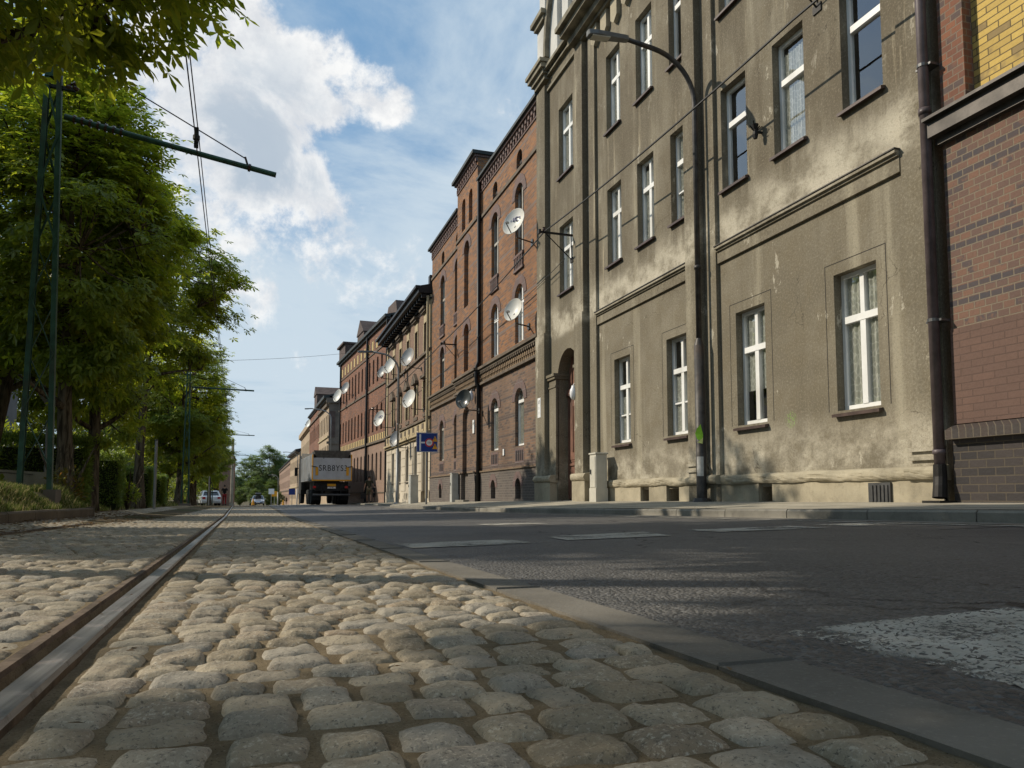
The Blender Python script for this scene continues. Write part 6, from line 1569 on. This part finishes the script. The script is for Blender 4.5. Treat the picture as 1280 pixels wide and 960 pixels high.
def person(label, X, s, z, rz, h, top, bottom, stride=.22, armL=(.05, 0), armR=(-.05, 0), shorts=False, hairlong=False):
    """faces local -y; armL / armR: (swing forward in metres at the hand, sideways reach)"""
    t = thing('person', label, 'person', (X, s, z), rz)
    k = h / 1.75
    J = {}
    J['pel'] = (0, 0, .95); J['wai'] = (0, .01, 1.10); J['che'] = (0, 0, 1.30); J['sho'] = (0, .01, 1.44); J['nec'] = (0, 0, 1.52); J['hd'] = (0, -.02, 1.60)
    for sd, sg, st, ar in (('L', 1, stride, armL), ('R', -1, -stride, armR)):
        J['hip' + sd] = (sg * .09, 0, .90); J['kne' + sd] = (sg * .10, -st * .55 - .02, .50); J['ank' + sd] = (sg * .10, -st + .03, .09 if st > 0 else .12); J['toe' + sd] = (sg * .12, -st - .14, .04)
        J['shd' + sd] = (sg * .19, .01, 1.42); J['elb' + sd] = (sg * (.24 + ar[1] * .5), -ar[0] * .4 + .02, 1.13); J['wri' + sd] = (sg * (.25 + ar[1]), -ar[0] - .02, .88); J['pal' + sd] = (sg * (.25 + ar[1]), -ar[0] - .04, .80)
    names = list(J); idx = {n: i for i, n in enumerate(names)}
    E = [('pel', 'wai'), ('wai', 'che'), ('che', 'sho'), ('sho', 'nec'), ('nec', 'hd')]
    for sd in 'LR': E += [('pel', 'hip' + sd), ('hip' + sd, 'kne' + sd), ('kne' + sd, 'ank' + sd), ('ank' + sd, 'toe' + sd), ('sho', 'shd' + sd), ('shd' + sd, 'elb' + sd), ('elb' + sd, 'wri' + sd), ('wri' + sd, 'pal' + sd)]
    RD = {'pel': (.15, .11), 'wai': (.135, .10), 'che': (.155, .11), 'sho': (.12, .09), 'nec': .055, 'hd': .06, 'hip': .085, 'kne': .056, 'ank': .04, 'toe': .035, 'shd': .058, 'elb': .042, 'wri': .028, 'pal': (.036, .018)}
    rd = lambda n, g=1.0: tuple(x * k * g for x in (RD[n.rstrip('LR')] if isinstance(RD[n.rstrip('LR')], tuple) else (RD[n.rstrip('LR')],) * 2))
    q = skin_mesh([tuple(c * k for c in J[n]) for n in names], [(idx[a], idx[b]) for a, b in E], [rd(n) for n in names])
    # head with face, fingers rooted in the palm
    hm = Matrix.Translation((0, -.03 * k, 1.645 * k)) @ Matrix.Diagonal((.078 * k, .098 * k, .118 * k, 1))
    q.lathe([(math.sin(math.pi * i / 10) + 1e-3, -math.cos(math.pi * i / 10)) for i in range(11)], hm, 16)
    q.add([(-.014 * k, -.122 * k, 1.625 * k), (.014 * k, -.122 * k, 1.625 * k), (0, -.148 * k, 1.628 * k), (0, -.122 * k, 1.675 * k)], [(0, 1, 2), (0, 2, 3), (1, 3, 2)])
    for sg in (-1, 1): q.lathe([(.001, -.03 * k), (.018 * k, 0), (.001, .03 * k)], Matrix.Translation((sg * .08 * k, -.02 * k, 1.64 * k)), 8); q.lathe([(.001, -.009 * k), (.011 * k, 0), (.001, .009 * k)], Matrix.Translation((sg * .03 * k, -.12 * k, 1.652 * k)), 8, 1)
    q.box(-.025 * k, -.127 * k, 1.588 * k, .025 * k, -.115 * k, 1.596 * k, 1)
    for sd, sg in (('L', 1), ('R', -1)):
        p = Vector(J['pal' + sd]) * k
        for f, l in enumerate((.07, .08, .075, .06)):
            b = p + Vector((0, (f - 1.5) * .019 * k, -.01 * k)); q.tube([b, b + Vector((-sg * .004, 0, -l * .5)) * k, b + Vector((-sg * .022, 0, -l)) * k], [.009 * k, .0085 * k, .006 * k], 6)
        b = p + Vector((0, -.03 * k, .03 * k)); q.tube([b, b + Vector((-sg * .01, -.02, -.03)) * k, b + Vector((-sg * .02, -.028, -.06)) * k], [.011 * k, .010 * k, .007 * k], 6)
    body = q.build('body', [M['skin'], M['hair']], t, smooth=True)
    def shell_(names_, edges_, g, nm, mat, cut=None):
        ix = {n: i for i, n in enumerate(names_)}; JJ = dict(J)
        if cut: JJ.update(cut)
        sk = skin_mesh([tuple(c * k for c in JJ[n]) for n in names_], [(ix[a], ix[b]) for a, b in edges_], [rd(n, g) for n in names_]); sk.build(nm, M[mat], t, smooth=True)
    mid = lambda a, b, f: tuple(a[i] + (b[i] - a[i]) * f for i in range(3))
    shell_(['wai', 'che', 'sho', 'pel', 'shdL', 'shdR', 'elbL', 'elbR'], [('pel', 'wai'), ('wai', 'che'), ('che', 'sho'), ('sho', 'shdL'), ('sho', 'shdR'), ('shdL', 'elbL'), ('shdR', 'elbR')], 1.14, 'shirt', top, {'elbL': mid(J['shdL'], J['elbL'], .7), 'elbR': mid(J['shdR'], J['elbR'], .7)})
    if shorts: shell_(['pel', 'hipL', 'hipR', 'kneL', 'kneR'], [('pel', 'hipL'), ('pel', 'hipR'), ('hipL', 'kneL'), ('hipR', 'kneR')], 1.25, 'shorts', bottom)
    else: shell_(['pel', 'hipL', 'hipR', 'kneL', 'kneR', 'ankL', 'ankR'], [('pel', 'hipL'), ('pel', 'hipR'), ('hipL', 'kneL'), ('hipR', 'kneR'), ('kneL', 'ankL'), ('kneR', 'ankR')], 1.2, 'trousers', bottom)
    q = MB(); q.lathe([(math.sin(math.pi * i / 10) + 1e-3, -math.cos(math.pi * i / 10)) for i in range(4, 11)], Matrix.Translation((0, -.012 * k, 1.66 * k)) @ Matrix.Diagonal((.086 * k, .105 * k, .118 * k, 1)), 14)
    if hairlong: q.tube([(0, .07 * k, 1.66 * k), (0, .09 * k, 1.52 * k), (0, .085 * k, 1.42 * k)], [.07 * k, .055 * k, .02 * k], 10)
    q.build('hair', M['hair'], t, smooth=True)
    for sd in 'LR':
        a = Vector(J['ank' + sd]) * k; e = Vector(J['toe' + sd]) * k
        q = MB(); q.tube([a + Vector((0, .07 * k, -.03 * k)), a + Vector((0, .0, -.02 * k)), e, e + Vector((0, -.04 * k, -.005))], [.038 * k, .05 * k, .045 * k, .028 * k], 8); q.build('shoe', M['clothblack'], t, smooth=True)
    return t
pz = lambda X, s: walk_z(X, s)
person('adult in dark olive top and khaki shorts walking away beside a child', 6.66, 49.5, pz(6.66, 49.5), R(180), 1.74, 'clothdark', 'clothtan', .2, (.02, .06), (-.05, .10), shorts=True)
person('small child in a dark top walking hand in hand beside the adult', 7.0, 49.3, pz(7.0, 49.3), R(180), 1.15, 'clothblack', 'clothblack', .16, (.05, .02), (.0, .08), shorts=True)
q = MB(); q.box(-.17, -.07, -.36, .17, .07, .0); q.tube([(-.1, 0, 0), (-.08, 0, .12), (0, 0, .17), (.08, 0, .12), (.1, 0, 0)], .012, 6); bg = q.build('shoulder_bag', M['bag'], None, loc=(6.31, 49.5, pz(6.4, 49.5) + .65)); bevel(bg, .03); tag(bg, 'black shoulder bag held by the adult walking with the child', 'bag')
person('person in black top and red trousers walking away beside the tram track', -2.92, 70.5, G(70.5) + .02, R(180), 1.76, 'clothblack', 'clothred', .1, (.02, .02), (.0, .02))
person('tiny dark pedestrian on the pavement before the long brick row', 5.7, 180, walk_z(6.3, 180), R(180), 1.75, 'clothblack', 'clothblack', .15)

# ================================================================== far trees closing the street
def fartree(label, X, s, zb, sc, v, rz, scz=None, leaf='leaffar'): return tree(label, X, s, zb, v, sc, rz, 'far_tree', 'trees closing the far end of the street', leaf, scz)
FV = [tree_mesh(41, H=9, Rx=2.9, zlo=2.2, clusters=170, per=80, L=.30, fan=1, spread=.55), tree_mesh(42, H=8, Rx=3.4, zlo=.3, clusters=230, per=70, L=.32, fan=1, spread=.65)]
TV += FV
zf = G(285)
fartree('tall airy tree with forked crown rising above the end of the street', 2.6, 285, zf, 2.35, 6, .4)
fartree('round airy tree just left of the tallest far tree', -3.2, 290, zf, 2.0, 6, 2.2)
fartree('dark tree with dense crown beside the long brick row at the far end', 7.5, 292, zf, 2.3, 7, 1.2, None, 'leafdark')
fartree('broad low tree left of the silver car at the far end', -9.5, 270, zf + .4, 1.45, 7, 3.0)
fartree('low bushy tree right behind the silver car', -1.5, 262, zf + .4, 1.15, 7, 4.5)
fartree('bright bushy tree to the right of the silver car', 3.5, 268, zf + .3, 1.05, 7, .9)
fartree('bushy tree behind the gatehouse at the far end', -16, 280, zf + .4, 1.7, 7, 2.0)
fartree('tall far tree behind the bushes at the left end of the view', -23, 300, zf, 2.2, 7, 5.0, None, 'leafdark')
fartree('bushy far tree at the right end, hidden partly by the brick row', 13, 300, zf, 1.9, 7, 5.6)
fartree('large far tree beyond the bushes, far left', -36, 300, zf, 2.4, 7, 1.6, None, 'leafdark')
fartree('low bush tree in front of the far tall tree', 6.2, 276, zf, .85, 7, 3.7)
for X, s, sc, lb in ((-11, 172, .50, 'round bush left of the silver car, beyond the gatehouse'), (-7.2, 168, .42, 'round bush between gatehouse and silver car'), (-4.0, 172, .48, 'round bush behind the left flank of the silver car'), (-.9, 166, .42, 'low round bush directly behind the silver car roof'), (1.7, 170, .40, 'low round bush behind the far yellow sign'), (4.0, 176, .36, 'low round bush at the foot of the long brick row'), (-15, 176, .6, 'round bush hidden mostly by the gatehouse')):
    fartree(lb, X, s, G(s) + .1, sc, 7, s * .7)
tree('dark tree deep behind the gatehouse', -12, 110, -.9, 2, 1.4, .6, 'park_tree', 'dark trees behind the avenue', 'leafdark')
tree('dark tree behind the far end of the avenue', -9, 128, -1.0, 1, 1.25, 1.6, 'park_tree', 'dark trees behind the avenue', 'leafdark')
tree('dark tree beside the tramway far beyond the gatehouse', -8, 160, -1.5, 3, 1.2, 2.6, 'park_tree', 'dark trees behind the avenue', 'leafdark')

# ================================================================== light, sky, camera
L_ = Vector((.85, -.50, -.70)).normalized()
sun = bpy.data.lights.new('sun', 'SUN'); sun.energy = 4.4; sun.angle = R(.5); sun.color = (1.0, .90, .74)
so = bpy.data.objects.new('sun', sun); COL.objects.link(so); so.rotation_euler = L_.to_track_quat('-Z', 'Y').to_euler(); so.location = (-20, 20, 30)
el = math.asin(-L_.z); az_ = math.atan2(-L_.x, -L_.y)
F_, PX, PY, TH, PT = 950., 640., 548., R(18.29547), R(4.33413)
def pdir(x, y):
    a = (x - PX) / F_; b = -(y - PY) / F_; st, ct, sp, cp = math.sin(TH), math.cos(TH), math.sin(PT), math.cos(PT)
    return Vector((a * ct - b * st * sp + st * cp, -a * st - b * ct * sp + ct * cp, b * cp + sp)).normalized()
w = bpy.data.worlds.new('World'); SC.world = w; w.use_nodes = True; w.node_tree.nodes.clear(); t = NT(w.node_tree)
sky = t.n('ShaderNodeTexSky', {'sky_type': 'NISHITA', 'sun_disc': False, 'sun_elevation': el, 'sun_rotation': az_, 'air_density': 1.0, 'dust_density': .6, 'ozone_density': 2.0})
v = t.n('ShaderNodeTexCoord').outputs['Generated']; dx, dy, dz = t.sep(v)
iz = t.math('DIVIDE', 1.0, t.math('ADD', t.math('MAXIMUM', dz, 0.0), .16))
pl = t.comb(t.math('MULTIPLY', dx, iz), t.math('MULTIPLY', dy, iz), 0)
def blob(x, y, rpx, soft=.5):
    d = pdir(x, y); r = rpx / F_
    dd = t.n('ShaderNodeVectorMath', {'operation': 'DISTANCE'}, i0=v, i1=tuple(d)).outputs['Value']
    return t.ramp(dd, r * (1 - soft), r * (1 + soft), 1, 0)
def vmax(xs):
    a = xs[0]
    for b in xs[1:]: a = t.math('MAXIMUM', a, b)
    return a
cum = vmax([blob(300, 115, 95), blob(400, 100, 62), blob(255, 200, 105), blob(350, 280, 100, .8), blob(465, 120, 45), blob(200, 60, 90)])
softb = vmax([blob(530, 285, 110, .9), blob(640, 250, 110, .9), blob(400, 430, 150, .9), blob(600, 40, 140, .9)])
big = t.noise(v, 7.0, 9, .62, .25); fine = t.noise(v, 24, 8, .65)
dens = t.math('ADD', t.math('MULTIPLY', cum, .55), t.math('ADD', t.math('MULTIPLY', t.math('SUBTRACT', big, .5), 2.1), t.math('MULTIPLY', t.math('SUBTRACT', fine, .5), .5)))
cmask = t.ramp(dens, .19, .52)
wis = t.noise(t.mapv(pl, (.8, 1.25, 1), (3.1, .4, 0)), 1.25, 9, .62, .7)
wmask = t.math('MULTIPLY', t.ramp(t.math('ADD', wis, t.math('MULTIPLY', softb, .16)), .36, .68), .9)
lowhaze = t.ramp(dz, .0, .42, .85, 0)
core = vmax([blob(300, 200, 110, .7), blob(345, 295, 75, .8), blob(230, 250, 80, .7)])
cshade = t.math('MULTIPLY', core, t.ramp(dens, .38, .8))
white = t.mix(t.ramp(fine, .35, .65), (7.0, 7.2, 7.5, 1), (9.2, 9.2, 9.1, 1))
cloud = t.mix(t.math('MULTIPLY', cshade, .95), white, (4.3, 5.1, 6.0, 1))
skyc = t.mix(.65, sky.outputs[0], (1.9, 3.9, 6.3, 1))
c1 = t.mix(lowhaze, skyc, (4.5, 5.8, 6.8, 1))
c1 = t.mix(wmask, c1, (5.8, 6.8, 7.6, 1))
c1 = t.mix(cmask, c1, cloud)
bg = t.n('ShaderNodeBackground', None, Color=c1, Strength=.10)
t.t.links.new(bg.outputs[0], t.n('ShaderNodeOutputWorld').inputs[0])
cam = bpy.data.cameras.new('camera'); cam.sensor_width = 36; cam.lens = F_ / 1280 * 36; cam.shift_y = 68 / 1280; cam.clip_start = .02; cam.clip_end = 8000
co = bpy.data.objects.new('camera', cam); COL.objects.link(co); co.location = (0, 0, .2); co.rotation_euler = (math.pi / 2 + PT, 0, -TH); SC.camera = co
SC.view_settings.view_transform = 'Standard'; SC.view_settings.look = 'None'; SC.view_settings.exposure = .1; SC.view_settings.gamma = 1; SC.view_settings.use_curve_mapping = False
SC.render.engine = 'CYCLES'
SC.cycles.use_denoising = True; SC.cycles.max_bounces = 6; SC.cycles.transparent_max_bounces = 12; SC.cycles.diffuse_bounces = 3; SC.cycles.glossy_bounces = 3
SC.cycles.use_adaptive_sampling = True
